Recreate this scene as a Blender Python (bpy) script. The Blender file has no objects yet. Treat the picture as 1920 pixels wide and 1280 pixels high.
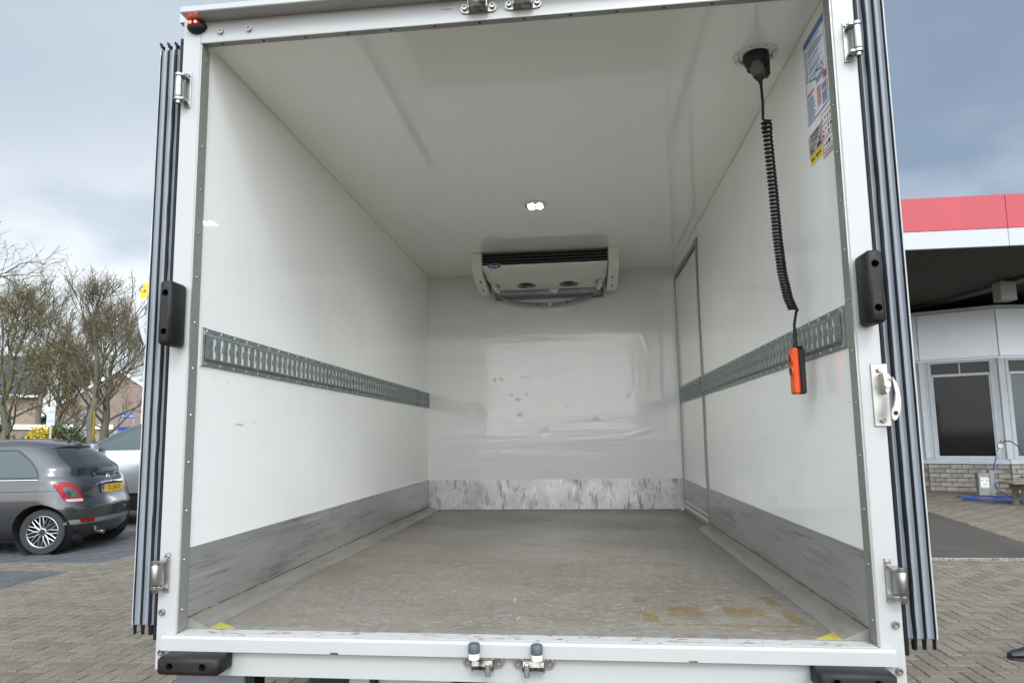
import bpy, math, random
from mathutils import Vector, Matrix
S = bpy.context.scene
COL = S.collection
R = math.radians
ZF = 0.82                      # truck floor above the paving
# ------------------------------------------------------------------ camera
PITCH, YAW, ROLL = 0.116201053, -0.10873325, -0.0139499751
cp, sp, cy_, sy_ = math.cos(PITCH), math.sin(PITCH), math.cos(YAW), math.sin(YAW)
FWD = Vector((sy_*cp, cy_*cp, sp)); r0 = Vector((cy_, -sy_, 0)); u0 = r0.cross(FWD)
RGT = r0*math.cos(ROLL)+u0*math.sin(ROLL); UPV = u0*math.cos(ROLL)-r0*math.sin(ROLL)
CAM = Vector((0.2237716, -2.01749534, 0.58120773+ZF))
cd = bpy.data.cameras.new('camera'); cam = bpy.data.objects.new('camera', cd); COL.objects.link(cam)
m = Matrix((RGT, UPV, -FWD)).transposed().to_4x4(); m.translation = CAM
cam.matrix_world = m
cd.sensor_fit = 'HORIZONTAL'; cd.sensor_width = 36; cd.lens = 1230.20242/1920*36
cd.shift_x = 10.226/1920; cd.shift_y = 36.84/1920
cd.clip_start = .05; cd.clip_end = 3000
S.camera = cam
# ------------------------------------------------------------------ sky and sun
SUN = Vector((0.28, -1.0, 0.94)).normalized()
sun_el = math.asin(SUN.z); sun_az = math.atan2(SUN.x, SUN.y)
W = bpy.data.worlds.new('World'); S.world = W; W.use_nodes = True
nt = W.node_tree; nt.nodes.clear(); N = nt.nodes.new; Lk = nt.links.new
out = N('ShaderNodeOutputWorld'); bg = N('ShaderNodeBackground'); bg.inputs[1].default_value = 0.1
sky = N('ShaderNodeTexSky'); sky.sky_type = 'NISHITA'; sky.sun_disc = False
sky.sun_elevation = sun_el; sky.sun_rotation = sun_az
tc = N('ShaderNodeTexCoord')
def vm(op, a, b=None, sc=None):
    n = N('ShaderNodeVectorMath'); n.operation = op
    for i, v in enumerate((a, b)):
        if v is None: continue
        if isinstance(v, (tuple, list, Vector)): n.inputs[i].default_value = v
        else: Lk(v, n.inputs[i])
    if sc is not None: n.inputs['Scale'].default_value = sc
    return n
def mt(op, a, b=None, c=None, clamp=False):
    n = N('ShaderNodeMath'); n.operation = op; n.use_clamp = clamp
    for i, v in enumerate((a, b, c)):
        if v is None: continue
        if isinstance(v, (int, float)): n.inputs[i].default_value = v
        else: Lk(v, n.inputs[i])
    return n.outputs[0]
dirv = tc.outputs['Generated']
sep = N('ShaderNodeSeparateXYZ'); Lk(dirv, sep.inputs[0])
stretch = vm('MULTIPLY', dirv, (1, 1, 1.9))
noi = N('ShaderNodeTexNoise'); noi.inputs['Scale'].default_value = 2.1; noi.inputs['Detail'].default_value = 5; noi.inputs['Roughness'].default_value = .45; noi.inputs['Distortion'].default_value = .3
off = vm('ADD', stretch.outputs[0], (3.1, 1.7, .4)); Lk(off.outputs[0], noi.inputs['Vector'])
noi2 = N('ShaderNodeTexNoise'); noi2.inputs['Scale'].default_value = 5.5; noi2.inputs['Detail'].default_value = 6; noi2.inputs['Roughness'].default_value = .5
Lk(off.outputs[0], noi2.inputs['Vector'])
dk = vm('DOT_PRODUCT', dirv, Vector((.66, .62, .42)).normalized())            # a heavier cloud bank stands to the right
bank = N('ShaderNodeMapRange'); bank.interpolation_type = 'SMOOTHSTEP'; bank.inputs[1].default_value = .25; bank.inputs[2].default_value = .98; Lk(dk.outputs['Value'], bank.inputs[0])
hz = mt('SUBTRACT', 1, mt('DIVIDE', sep.outputs[2], .46), clamp=True)
pf = N('ShaderNodeMapRange'); pf.interpolation_type = 'SMOOTHSTEP'; pf.inputs[1].default_value = .38; pf.inputs[2].default_value = .66; pf.inputs[3].default_value = .22; pf.inputs[4].default_value = 1.0; Lk(noi2.outputs[0], pf.inputs[0]); puff = pf.outputs[0]
val = mt('SUBTRACT', .64, mt('MULTIPLY', bank.outputs[0], .34))
val = mt('ADD', val, mt('MULTIPLY', mt('SUBTRACT', noi.outputs[0], .5), .55))
val = mt('ADD', val, mt('MULTIPLY', mt('POWER', hz, 1.5), puff))
ramp = N('ShaderNodeValToRGB'); Lk(val, ramp.inputs[0])
cr = ramp.color_ramp
for i, (p, c) in enumerate([(0, (.15, .195, .26)), (.3, (.25, .32, .41)), (.5, (.42, .49, .57)), (.7, (.575, .635, .695)), (1, (.92, .94, .95))]):
    e = cr.elements[i] if i < 2 else cr.elements.new(p)
    e.position = p; e.color = (*c, 1)
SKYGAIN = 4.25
sn_ = vm('DOT_PRODUCT', dirv, SUN)                                          # sky brightens toward the veiled sun; extra boost added to light the box
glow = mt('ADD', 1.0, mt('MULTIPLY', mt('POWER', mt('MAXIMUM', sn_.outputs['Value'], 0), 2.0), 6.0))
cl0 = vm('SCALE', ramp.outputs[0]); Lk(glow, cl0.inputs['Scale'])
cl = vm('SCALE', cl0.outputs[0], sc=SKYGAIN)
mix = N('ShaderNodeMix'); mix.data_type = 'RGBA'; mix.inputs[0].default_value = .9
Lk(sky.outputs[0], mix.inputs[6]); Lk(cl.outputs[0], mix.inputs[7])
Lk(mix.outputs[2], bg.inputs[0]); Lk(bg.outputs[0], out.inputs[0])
sd = bpy.data.lights.new('sun', 'SUN'); sd.energy = 0.6; sd.angle = R(16); sd.color = (1, .97, .92)
so = bpy.data.objects.new('sun', sd); COL.objects.link(so); so.location = (6, -14, 16)
so.rotation_euler = SUN.to_track_quat('Z', 'Y').to_euler()
S.view_settings.view_transform = 'Standard'; S.view_settings.look = 'None'
S.view_settings.exposure = 1.40; S.view_settings.gamma = 1; S.view_settings.use_curve_mapping = False
S.cycles.use_denoising = True; S.cycles.max_bounces = 14; S.cycles.diffuse_bounces = 10; S.cycles.glossy_bounces = 5
S.cycles.sample_clamp_indirect = 4; S.cycles.caustics_reflective = False; S.cycles.caustics_refractive = False
# ------------------------------------------------------------------ materials
def new_mat(name):
    mm = bpy.data.materials.new(name); mm.use_nodes = True
    return mm, mm.node_tree, mm.node_tree.nodes['Principled BSDF']
def M(name, col, rough=.5, metal=0, var=0, vscale=6, stretch=(1, 1, 1), col2=None, bump=0, bscale=60, coat=0,
      rvar=0, emit=None, estr=0, trans=0, alpha=1, spec=.5, rand=0, bstretch=None, detail=5):
    mm, t, b = new_mat(name)
    b.inputs['Base Color'].default_value = (*col, 1); b.inputs['Roughness'].default_value = rough
    b.inputs['Metallic'].default_value = metal; b.inputs['Coat Weight'].default_value = coat
    b.inputs['Coat Roughness'].default_value = .05
    b.inputs['Transmission Weight'].default_value = trans; b.inputs['Alpha'].default_value = alpha
    b.inputs['Specular IOR Level'].default_value = spec
    if emit: b.inputs['Emission Color'].default_value = (*emit, 1); b.inputs['Emission Strength'].default_value = estr
    n = t.nodes.new; l = t.links.new
    if var or bump or rvar or rand:
        c = n('ShaderNodeTexCoord'); mp = n('ShaderNodeMapping'); mp.inputs['Scale'].default_value = stretch
        l(c.outputs['Object'], mp.inputs[0])
    colsock = None
    if var:
        no = n('ShaderNodeTexNoise'); no.inputs['Scale'].default_value = vscale; no.inputs['Detail'].default_value = detail; no.inputs['Roughness'].default_value = .6
        l(mp.outputs[0], no.inputs[0])
        mr = n('ShaderNodeMapRange'); mr.inputs[1].default_value = .32; mr.inputs[2].default_value = .68; l(no.outputs[0], mr.inputs[0])
        mx = n('ShaderNodeMix'); mx.data_type = 'RGBA'
        c2 = col2 or tuple(x*(1-var) for x in col)
        mx.inputs[6].default_value = (*col, 1); mx.inputs[7].default_value = (*c2, 1)
        l(mr.outputs[0], mx.inputs[0]); colsock = mx.outputs[2]
    if rand:
        g = n('ShaderNodeNewGeometry'); oi = n('ShaderNodeObjectInfo')
        ad = n('ShaderNodeMath'); ad.operation = 'ADD'; l(g.outputs['Random Per Island'], ad.inputs[0]); l(oi.outputs['Random'], ad.inputs[1])
        fr = n('ShaderNodeMath'); fr.operation = 'FRACT'; l(ad.outputs[0], fr.inputs[0])
        mr2 = n('ShaderNodeMapRange'); mr2.inputs[3].default_value = 1-rand; mr2.inputs[4].default_value = 1+rand; l(fr.outputs[0], mr2.inputs[0])
        vs = n('ShaderNodeVectorMath'); vs.operation = 'SCALE'; l(mr2.outputs[0], vs.inputs['Scale'])
        if colsock: l(colsock, vs.inputs[0])
        else: vs.inputs[0].default_value = col
        colsock = vs.outputs[0]
    if colsock: l(colsock, b.inputs['Base Color'])
    if rvar:
        nr = n('ShaderNodeTexNoise'); nr.inputs['Scale'].default_value = vscale*.7; l(mp.outputs[0], nr.inputs[0])
        mr = n('ShaderNodeMapRange'); mr.inputs[1].default_value = .3; mr.inputs[2].default_value = .7
        mr.inputs[3].default_value = max(.03, rough-rvar); mr.inputs[4].default_value = rough+rvar; l(nr.outputs[0], mr.inputs[0]); l(mr.outputs[0], b.inputs['Roughness'])
    if bump:
        nb = n('ShaderNodeTexNoise'); nb.inputs['Scale'].default_value = bscale; nb.inputs['Detail'].default_value = 3
        if bstretch:
            mp2 = n('ShaderNodeMapping'); mp2.inputs['Scale'].default_value = bstretch; l(c.outputs['Object'], mp2.inputs[0]); l(mp2.outputs[0], nb.inputs[0])
        else: l(mp.outputs[0], nb.inputs[0])
        bp = n('ShaderNodeBump'); bp.inputs['Strength'].default_value = bump; bp.inputs['Distance'].default_value = .01
        l(nb.outputs[0], bp.inputs['Height']); l(bp.outputs[0], b.inputs['Normal'])
    return mm
def add_specks(mm, col, scale, thresh, stretch=(1, 1, 1), amount=1.0, soft=.04, seed=0.0):
    """marks with a shape of their own (scuffs, scratches, dirt) over a material's colour"""
    t = mm.node_tree; b = t.nodes['Principled BSDF']; n = t.nodes.new; l = t.links.new
    c = n('ShaderNodeTexCoord'); mp = n('ShaderNodeMapping'); mp.inputs['Scale'].default_value = stretch; mp.inputs['Location'].default_value = (seed, seed*1.3, seed*.7)
    l(c.outputs['Object'], mp.inputs[0])
    no = n('ShaderNodeTexNoise'); no.inputs['Scale'].default_value = scale; no.inputs['Detail'].default_value = 6; no.inputs['Roughness'].default_value = .6; l(mp.outputs[0], no.inputs[0])
    mr = n('ShaderNodeMapRange'); mr.inputs[1].default_value = thresh; mr.inputs[2].default_value = thresh+soft; mr.inputs[4].default_value = amount; l(no.outputs[0], mr.inputs[0])
    mx = n('ShaderNodeMix'); mx.data_type = 'RGBA'; l(mr.outputs[0], mx.inputs[0]); mx.inputs[7].default_value = (*col, 1)
    bc = b.inputs['Base Color']
    if bc.is_linked: l(bc.links[0].from_socket, mx.inputs[6])
    else: mx.inputs[6].default_value = bc.default_value
    l(mx.outputs[2], bc)
    return mm
white_panel = add_specks(add_specks(M('white_panel', (.89, .89, .865), .025, var=.03, vscale=3, bump=.03, bscale=2.2), (.30, .29, .27), 7, .73, (1, .35, 2.2), .6, .02), (.5, .5, .47), 26, .70, amount=.35, soft=.03, seed=4)
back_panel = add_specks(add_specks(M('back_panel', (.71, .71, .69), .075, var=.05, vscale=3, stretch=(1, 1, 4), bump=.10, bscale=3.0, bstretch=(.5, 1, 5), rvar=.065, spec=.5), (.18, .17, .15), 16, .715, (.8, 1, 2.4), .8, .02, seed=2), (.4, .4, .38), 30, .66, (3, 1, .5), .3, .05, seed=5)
ceiling_m = M('ceiling_gelcoat', (.89, .89, .86), .06, var=.03, vscale=2, bump=.02, bscale=1.5, spec=.8, coat=.6)
white_paint = add_specks(M('white_paint', (.385, .385, .376), .3, var=.03, vscale=4), (.45, .43, .40), 9, .72, amount=.4, soft=.05)
sill_m = add_specks(add_specks(M('worn_sill', (.43, .42, .405), .35), (.30, .26, .22), 14, .53, (1, 2.5, 1), .6, .10), (.13, .07, .05), 55, .585, (.5, 1.2, 1), .85, .03, seed=3)
jamb_m = M('grey_aluminium', (.36, .36, .34), .42, .5, var=.2, vscale=5, stretch=(1, 1, .3))
stainless = M('stainless_steel', (.40, .385, .36), .27, 1, var=.15, vscale=30, rvar=.08)
brushed = M('brushed_steel', (.42, .405, .375), .38, 1, bump=.06, bscale=90, stretch=(8, 1, .4))
greasy = M('greasy_steel', (.42, .40, .37), .3, .9, var=.8, vscale=45, col2=(.03, .026, .02))
rubber = M('black_rubber', (.007, .007, .007), .55, spec=.3, var=.3, vscale=14, col2=(.016, .015, .014), bump=.08, bscale=50)
seal_m = M('black_seal_rubber', (.005, .0053, .0058), .6, spec=.2, var=.5, vscale=9, stretch=(1, 1, .3), col2=(.016, .017, .019))
flute = M('grey_door_profile', (.21, .232, .257), .38, var=.12, vscale=3, stretch=(1, 1, .4))
black = M('black_hole', (.006, .006, .006), .8)
zinc = add_specks(M('galvanised_steel', (.25, .285, .275), .42, .35, var=.35, vscale=40, rvar=.08), (.75, .76, .75), 45, .62, amount=.5, soft=.03)
zinc_and_glint = M('zinc_and_slot_glint', (.88, .88, .86), .35, .1, var=.12, vscale=60)  # near-white tone also paints the sky reflection in the rail slots
kick_side = M('brushed_kick_plate', (.46, .46, .445), .34, .5, var=.25, vscale=3, stretch=(1, .4, 1.6), rvar=.06)
for args in (((.20, .20, .19), 9, .55, (1, .16, 2.2), .5, .12, 1), ((.16, .16, .155), 38, .57, (1, .07, 1.6), .6, .07, 4), ((.62, .62, .60), 30, .62, (1, .06, 2), .5, .05, 6), ((.10, .10, .095), 4, .63, (1, .5, 2), .4, .1, 9)): add_specks(kick_side, *args[:3], args[3], args[4], args[5], args[6])
kick_back = M('scratched_kick_plate', (.55, .545, .525), .3, .45, var=.3, vscale=6, rvar=.08)
for args in (((.20, .19, .18), 6, .50, (1, 1, .9), .6, .22, 3), ((.13, .125, .115), 30, .56, (1, 1, .22), .75, .07, 5), ((.10, .09, .08), 95, .60, (1, 1, .12), .8, .04, 8), ((.80, .80, .78), 50, .62, (1, 1, .2), .6, .04, 11)): add_specks(kick_back, *args[:3], args[3], args[4], args[5], args[6])
def floor_mat(name):
    f = M(name, (.215, .192, .160), .42, var=.3, vscale=2.2, col2=(.15, .131, .104), bump=.25, bscale=260, rvar=.1, stretch=(.8, 1, 1))
    add_specks(f, (.12, .105, .085), 9, .55, (.5, 1.3, 1), .55, .12, seed=1)
    add_specks(f, (.12, .10, .08), 55, .55, (.65, 1.1, 1), .6, .06, seed=5)
    add_specks(f, (.30, .29, .27), 70, .56, (.5, 1.2, 1), .6, .06, seed=9)
    add_specks(f, (.26, .26, .25), 5, .60, (2.2, .5, 1), .4, .12, seed=8)
    add_specks(f, (.07, .06, .05), 150, .66, (1, 1, 1), .7, .03, seed=12)
    add_specks(f, (.60, .58, .54), 40, .735, (1, 1, 1), .9, .02, seed=2)
    add_specks(f, (.42, .41, .39), 14, .70, (3.5, .35, 1), .6, .02, seed=14)
    return f
floor_m = floor_mat('worn_floor_coating')
stain_m = floor_mat('stained_floor_coating')
def _st():
    t = stain_m.node_tree; b = t.nodes['Principled BSDF']; at = t.nodes.new('ShaderNodeAttribute'); at.attribute_name = 'stain'
    no = t.nodes.new('ShaderNodeTexNoise'); no.inputs['Scale'].default_value = 45; no.inputs['Detail'].default_value = 5; c = t.nodes.new('ShaderNodeTexCoord'); t.links.new(c.outputs['Object'], no.inputs[0])
    ad = t.nodes.new('ShaderNodeMath'); ad.operation = 'MULTIPLY_ADD'; t.links.new(no.outputs[0], ad.inputs[0]); ad.inputs[1].default_value = 1.6; ad.inputs[2].default_value = -.8
    su = t.nodes.new('ShaderNodeMath'); su.operation = 'ADD'; t.links.new(at.outputs['Fac'], su.inputs[0]); t.links.new(ad.outputs[0], su.inputs[1])
    mr = t.nodes.new('ShaderNodeMapRange'); mr.inputs[1].default_value = .3; mr.inputs[2].default_value = .95; mr.inputs[4].default_value = .95; t.links.new(su.outputs[0], mr.inputs[0])
    mx = t.nodes.new('ShaderNodeMix'); mx.data_type = 'RGBA'; mx.blend_type = 'MULTIPLY'; t.links.new(mr.outputs[0], mx.inputs[0]); t.links.new(b.inputs['Base Color'].links[0].from_socket, mx.inputs[6]); mx.inputs[7].default_value = (.87, .73, .42, 1); t.links.new(mx.outputs[2], b.inputs['Base Color'])
_st()
edging_m = add_specks(M('floor_edging', (.24, .228, .20), .42, .12, var=.3, vscale=8, stretch=(3, .5, 1)), (.16, .12, .08), 9, .56, (2, .6, 1), .6, .1)
cream = M('cream_plastic', (.72, .71, .65), .32, var=.06, vscale=7)
fan_black = M('black_plastic', (.006, .006, .0065), .45)
slat_m = M('dark_slat', (.12, .12, .12), .4)
grey_sheet = M('grey_sheet_metal', (.26, .28, .30), .4, .6, var=.3, vscale=9)
hose_grey = M('grey_hose', (.22, .225, .23), .4)
seam_grey = M('seam_grey', (.2, .2, .19), .5)
logo_blue = M('logo_blue', (.012, .022, .24), .3)
white_flat = M('white_print', (.8, .8, .8), .4)
led_m = M('lit_led', (1, 1, 1), .3, emit=(.93, 1, .96), estr=210)
red_led = M('lit_red_led', (.8, .02, .01), .3, emit=(1, .05, .03), estr=5)
red_glass = M('red_lens', (.27, .005, .006), .22, spec=.3)
chrome = M('chrome', (.8, .8, .8), .08, 1)
lens_m = M('clear_lens', (.75, .78, .77), .1, trans=.55)
orange = M('orange_plastic', (.82, .10, .012), .36, var=.12, vscale=30)
grey_plug = M('grey_plug', (.10, .10, .095), .5)
sticker_white = M('sticker_paper', (.78, .79, .81), .35)
print_blue = M('print_blue', (.06, .16, .42), .4); print_red = M('print_red', (.62, .06, .05), .4); print_black = M('print_black', (.03, .03, .03), .4)
print_green = M('print_green', (.03, .28, .15), .4)
plate_grey = M('sticker_silver', (.42, .42, .40), .4); yellow = M('yellow_print', (.85, .66, .02), .4)
yellow_floor = add_specks(M('yellow_floor_paint', (.44, .37, .06), .5, var=.3, vscale=20), (.22, .20, .16), 12, .50, amount=.85, soft=.2)
paver_l = add_specks(add_specks(M('grey_beige_paver', (.165, .137, .101), .8, var=.35, vscale=40, rand=.2, bump=.6, bscale=220), (.36, .32, .26), 120, .58, amount=.8, soft=.04), (.10, .085, .07), 110, .60, amount=.7, soft=.04, seed=3)
paver_d = add_specks(M('dark_grey_paver', (.085, .087, .092), .75, var=.3, vscale=30, rand=.16, bump=.5, bscale=200), (.2, .2, .2), 190, .63, amount=.6, soft=.05)
joint_m = M('joint_sand', (.045, .040, .030), .95, var=.4, vscale=8, col2=(.055, .06, .035))
asphalt = M('asphalt', (.13, .125, .12), .85, var=.25, vscale=3, bump=.4, bscale=150)
slab_m = add_specks(M('dark_concrete_slab', (.064, .052, .040), .8, var=.35, vscale=2.2, bump=.3, bscale=140), (.06, .056, .052), 1.6, .52, (1, 2, 1), .6, .2)
kerb_m = M('kerb_concrete', (.33, .30, .26), .8, var=.3, vscale=12)
leaf_red = M('dead_leaf', (.16, .06, .035), .7, rand=.4)
brick_m = M('grey_sand_lime_brick', (.31, .285, .24), .85, var=.3, vscale=9, rand=.14, bump=.4, bscale=60)
mortar_m = M('mortar', (.17, .16, .14), .9)
frame_m = M('window_frame_paint', (.47, .50, .52), .45, var=.12, vscale=4)
glass_d = M('dark_glass', (.008, .008, .009), .06, spec=.22)
glass_t = M('blind_glass', (.085, .11, .115), .12, spec=.3)
panel_g = M('grey_cladding', (.72, .76, .81), .35, .1, var=.06, vscale=1.2)
red_f = M('red_fascia', (.36, .021, .033), .35, var=.1, vscale=2, stretch=(3, 1, .3))
white_f = M('white_fascia', (.37, .385, .395), .35)
soffit_m = M('soffit_brown_grey', (.075, .072, .066), .6); dark_m = M('dark_roof_and_void_shade', (.012, .012, .012), .8)  # near-black for the carport roof and for the canopy void's painted shade
box_grey = M('grey_box_paint', (.32, .32, .30), .6)
post_green = M('meter_box_grey', (.25, .26, .235), .7, var=.3, vscale=8)
blue_hose = M('blue_hose', (.018, .05, .23), .4); black_hose = M('black_hose', (.015, .015, .015), .4)
wood_w = M('weathered_wood', (.20, .175, .13), .85, var=.5, vscale=9, stretch=(.3, 4, 4), bump=.4, bscale=30)
moss_m = M('yellow_moss', (.30, .24, .05), .9, rand=.4)
car_paint = M('grey_car_paint', (.052, .052, .054), .28, .65, coat=1)
silver = M('silver_car_paint', (.44, .46, .48), .25, .7, coat=1)
car_black = M('car_black_trim', (.014, .014, .015), .4); under_m = M('car_underside', (.01, .01, .01), .9)
tyre_m = M('tyre_rubber', (.022, .022, .023), .7)
alloy = M('alloy_wheel', (.34, .335, .33), .25, .9); alloy_dark = M('wheel_shadow_grey', (.03, .03, .032), .6)
car_glass = M('car_window_glass', (.016, .024, .025), .05, spec=.4)
car_glass2 = M('car_side_glass', (.05, .066, .068), .05, spec=.45)
plate_y = M('plate_yellow', (.80, .50, .015), .35); plate_blue = M('plate_blue', (.02, .07, .42), .35)
bark = M('bark', (.075, .068, .05), .9, var=.5, vscale=14, stretch=(1, 1, .3), col2=(.13, .125, .085), bump=.5, bscale=40)
twig = M('twig_bark', (.092, .07, .044), .85, var=.5, vscale=2, col2=(.14, .115, .055)); bud_m = M('bud', (.085, .065, .035), .8, rand=.4)
bud_g = M('green_bud', (.24, .215, .06), .8, rand=.4)
lichen = M('yellow_lichen', (.36, .27, .02), .9, var=.4, vscale=20)
leaf_g = M('hedge_leaf', (.055, .095, .028), .7, rand=.5); leaf_l = M('light_leaf', (.13, .19, .03), .7, rand=.4)
leaf_y = M('yellow_blossom', (.62, .46, .02), .7, rand=.3); leaf_w = M('white_blossom', (.6, .56, .52), .7, rand=.3); leaf_b = M('brown_leaf', (.10, .055, .035), .8, rand=.5)
conifer = M('conifer_needles', (.026, .04, .025), .85, rand=.5)
house_brick = M('pink_brick', (.245, .18, .15), .85, var=.2, vscale=3); house_brick2 = M('buff_brick', (.36, .265, .20), .85, var=.2, vscale=3)
roof_tile = M('dark_roof_tile', (.055, .055, .06), .7, var=.3, vscale=2, bump=.3, bscale=8); trim_w = M('white_trim', (.78, .78, .76), .5)
barn_m = M('dark_teal_roof', (.035, .055, .052), .7); fence_m = M('fence_wood', (.29, .25, .20), .85, rand=.2); post_c = M('concrete_post', (.5, .48, .44), .8)
flag_m = M('flag_cloth', (.70, .71, .78), .8); flag_y = M('flag_yellow', (.85, .68, .03), .8); pole_m = M('flagpole_white', (.8, .8, .8), .35)
sign_b = M('sign_blue', (.05, .17, .55), .4); sign_back = M('sign_back_grey', (.48, .52, .54), .5); steel_post = M('galvanised_post', (.45, .46, .46), .5, .4)
shoe_m = M('black_shoe_leather', (.012, .013, .018), .3); sole_m = M('shoe_sole', (.02, .02, .02), .7)
bracket_m = M('grey_bracket_steel', (.25, .26, .28), .45, .4, var=.3, vscale=8)
# ------------------------------------------------------------------ mesh builder
class MB:
    def __init__(s): s.v = []; s.f = []; s.mi = []; s.cur = 0
    def add(s, vs, fs):
        o = len(s.v); s.v.extend([tuple(p) for p in vs]); s.f.extend([tuple(o+i for i in f) for f in fs]); s.mi.extend([s.cur]*len(fs)); return s
    def quad(s, a, b, c, d): return s.add([a, b, c, d], [(0, 1, 2, 3)])
    def poly(s, pts): return s.add(pts, [tuple(range(len(pts)))])
    def box(s, x0, x1, y0, y1, z0, z1, b=0):
        if b <= 0:
            return s.add([(x0, y0, z0), (x1, y0, z0), (x1, y1, z0), (x0, y1, z0), (x0, y0, z1), (x1, y0, z1), (x1, y1, z1), (x0, y1, z1)],
                  [(0, 3, 2, 1), (4, 5, 6, 7), (0, 1, 5, 4), (1, 2, 6, 5), (2, 3, 7, 6), (3, 0, 4, 7)])
        lo = (x0, y0, z0); hi = (x1, y1, z1); idx = {}; vs = []
        def vert(c, ax):
            k = (c, ax)
            if k not in idx:
                p = []
                for i in range(3):
                    e = hi[i] if c[i] else lo[i]; inn = -b if c[i] else b
                    p.append(e if i == ax else e+inn)
                idx[k] = len(vs); vs.append(tuple(p))
            return idx[k]
        fs = []
        for ax in range(3):
            o1, o2 = (ax+1) % 3, (ax+2) % 3
            for sgn in (0, 1):
                q = []
                for a, bb in ((0, 0), (1, 0), (1, 1), (0, 1)):
                    c = [0, 0, 0]; c[ax] = sgn; c[o1] = a; c[o2] = bb; q.append(vert(tuple(c), ax))
                fs.append(tuple(q if sgn else q[::-1]))
        for ax in range(3):
            o1, o2 = (ax+1) % 3, (ax+2) % 3
            for a in (0, 1):
                for bb in (0, 1):
                    c0 = [0, 0, 0]; c0[o1] = a; c0[o2] = bb; c1 = list(c0); c1[ax] = 1; c0 = tuple(c0); c1 = tuple(c1)
                    q = (vert(c0, o1), vert(c1, o1), vert(c1, o2), vert(c0, o2)); fs.append(q if (a != bb) else q[::-1])
        for c in [(i, j, k) for i in (0, 1) for j in (0, 1) for k in (0, 1)]:
            q = (vert(c, 0), vert(c, 1), vert(c, 2)); fs.append(q if sum(c) % 2 else q[::-1])
        return s.add(vs, fs)
    def tube(s, pts, r, n=6, caps=True):
        P = [Vector(p) for p in pts]; m_ = len(P); rs = r if isinstance(r, (list, tuple)) else [r]*m_
        vs = []; u = None
        for i in range(m_):
            t = (P[min(i+1, m_-1)]-P[max(i-1, 0)]); t = t.normalized() if t.length > 1e-9 else Vector((0, 0, 1))
            if u is None:
                a = Vector((0, 0, 1)) if abs(t.z) < .9 else Vector((1, 0, 0)); u = t.cross(a).normalized()
            else:
                u = (u-t*u.dot(t)); u = u.normalized() if u.length > 1e-6 else t.orthogonal().normalized()
            w = t.cross(u)
            for k in range(n):
                an = 2*math.pi*k/n; vs.append(P[i]+(u*math.cos(an)+w*math.sin(an))*rs[i])
        fs = [(i*n+k, i*n+(k+1) % n, (i+1)*n+(k+1) % n, (i+1)*n+k) for i in range(m_-1) for k in range(n)]
        if caps: fs += [tuple(range(n))[::-1], tuple((m_-1)*n+k for k in range(n))]
        return s.add(vs, fs)
    def cyl(s, p0, p1, r0, r1=None, n=16): return s.tube([p0, p1], [r0, r0 if r1 is None else r1], n)
    def lathe(s, c, axis, prof, n=24, a0=0, a1=None):
        """prof: list of (radius, height along axis)"""
        ax = Vector(axis).normalized(); u = ax.orthogonal().normalized(); w = ax.cross(u); c = Vector(c); vs = []; k_ = len(prof)
        for (r, h) in prof:
            for k in range(n):
                an = 2*math.pi*k/n; vs.append(c+ax*h+(u*math.cos(an)+w*math.sin(an))*r)
        fs = [(i*n+k, i*n+(k+1) % n, (i+1)*n+(k+1) % n, (i+1)*n+k) for i in range(k_-1) for k in range(n)]
        if prof[0][0] > 1e-5: pass
        return s.add(vs, fs)
    def prism(s, poly, axis, a0, a1):
        """poly: 2D outline in the two other axes (cyclic order), extruded along axis"""
        n = len(poly); vs = []
        for a in (a0, a1):
            for (p, q) in poly:
                vs.append((a, p, q) if axis == 0 else ((p, a, q) if axis == 1 else (p, q, a)))
        fs = [tuple(range(n))[::-1], tuple(range(n, 2*n))]+[(i, (i+1) % n, n+(i+1) % n, n+i) for i in range(n)]
        return s.add(vs, fs)
    def ball(s, c, rx, ry, rz, n=10, m_=6):
        vs = [(c[0], c[1], c[2]+rz)]
        for i in range(1, m_):
            th = math.pi*i/m_
            for k in range(n):
                an = 2*math.pi*k/n; vs.append((c[0]+rx*math.sin(th)*math.cos(an), c[1]+ry*math.sin(th)*math.sin(an), c[2]+rz*math.cos(th)))
        vs.append((c[0], c[1], c[2]-rz)); fs = [(0, 1+k, 1+(k+1) % n) for k in range(n)]
        for i in range(m_-2): fs += [(1+i*n+k, 1+(i+1)*n+k, 1+(i+1)*n+(k+1) % n, 1+i*n+(k+1) % n) for k in range(n)]
        L_ = len(vs)-1; fs += [(L_, 1+(m_-2)*n+(k+1) % n, 1+(m_-2)*n+k) for k in range(n)]
        return s.add(vs, fs)
    def xf(s, mat, start=0):
        for i in range(start, len(s.v)): s.v[i] = tuple(mat @ Vector(s.v[i]))
        return s
    def up(s, d=ZF): s.v = [(x, y, z+d) for x, y, z in s.v]; return s
    def mesh(s, name, mats, smooth=True, fix=True, sharp=32):
        me = bpy.data.meshes.new(name); me.from_pydata(s.v, [], s.f)
        for mm in (mats if isinstance(mats, (list, tuple)) else [mats]): me.materials.append(mm)
        me.polygons.foreach_set('material_index', s.mi)
        if fix and len(s.f) < 60000:
            import bmesh
            bm = bmesh.new(); bm.from_mesh(me); bmesh.ops.recalc_face_normals(bm, faces=bm.faces); bm.to_mesh(me); bm.free()
        if smooth:
            me.polygons.foreach_set('use_smooth', [True]*len(me.polygons)); me.set_sharp_from_angle(angle=R(sharp))
        me.update(); return me
def root_of(p):
    l = Vector((0, 0, 0))
    while p is not None: l += p.location; p = p.parent
    return l
def link(name, me, parent=None, loc=None):
    o = bpy.data.objects.new(name, me); COL.objects.link(o)
    if parent: o.parent = parent
    if loc is not None: o.location = Vector(loc)-(root_of(parent) if parent else Vector())
    return o
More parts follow.
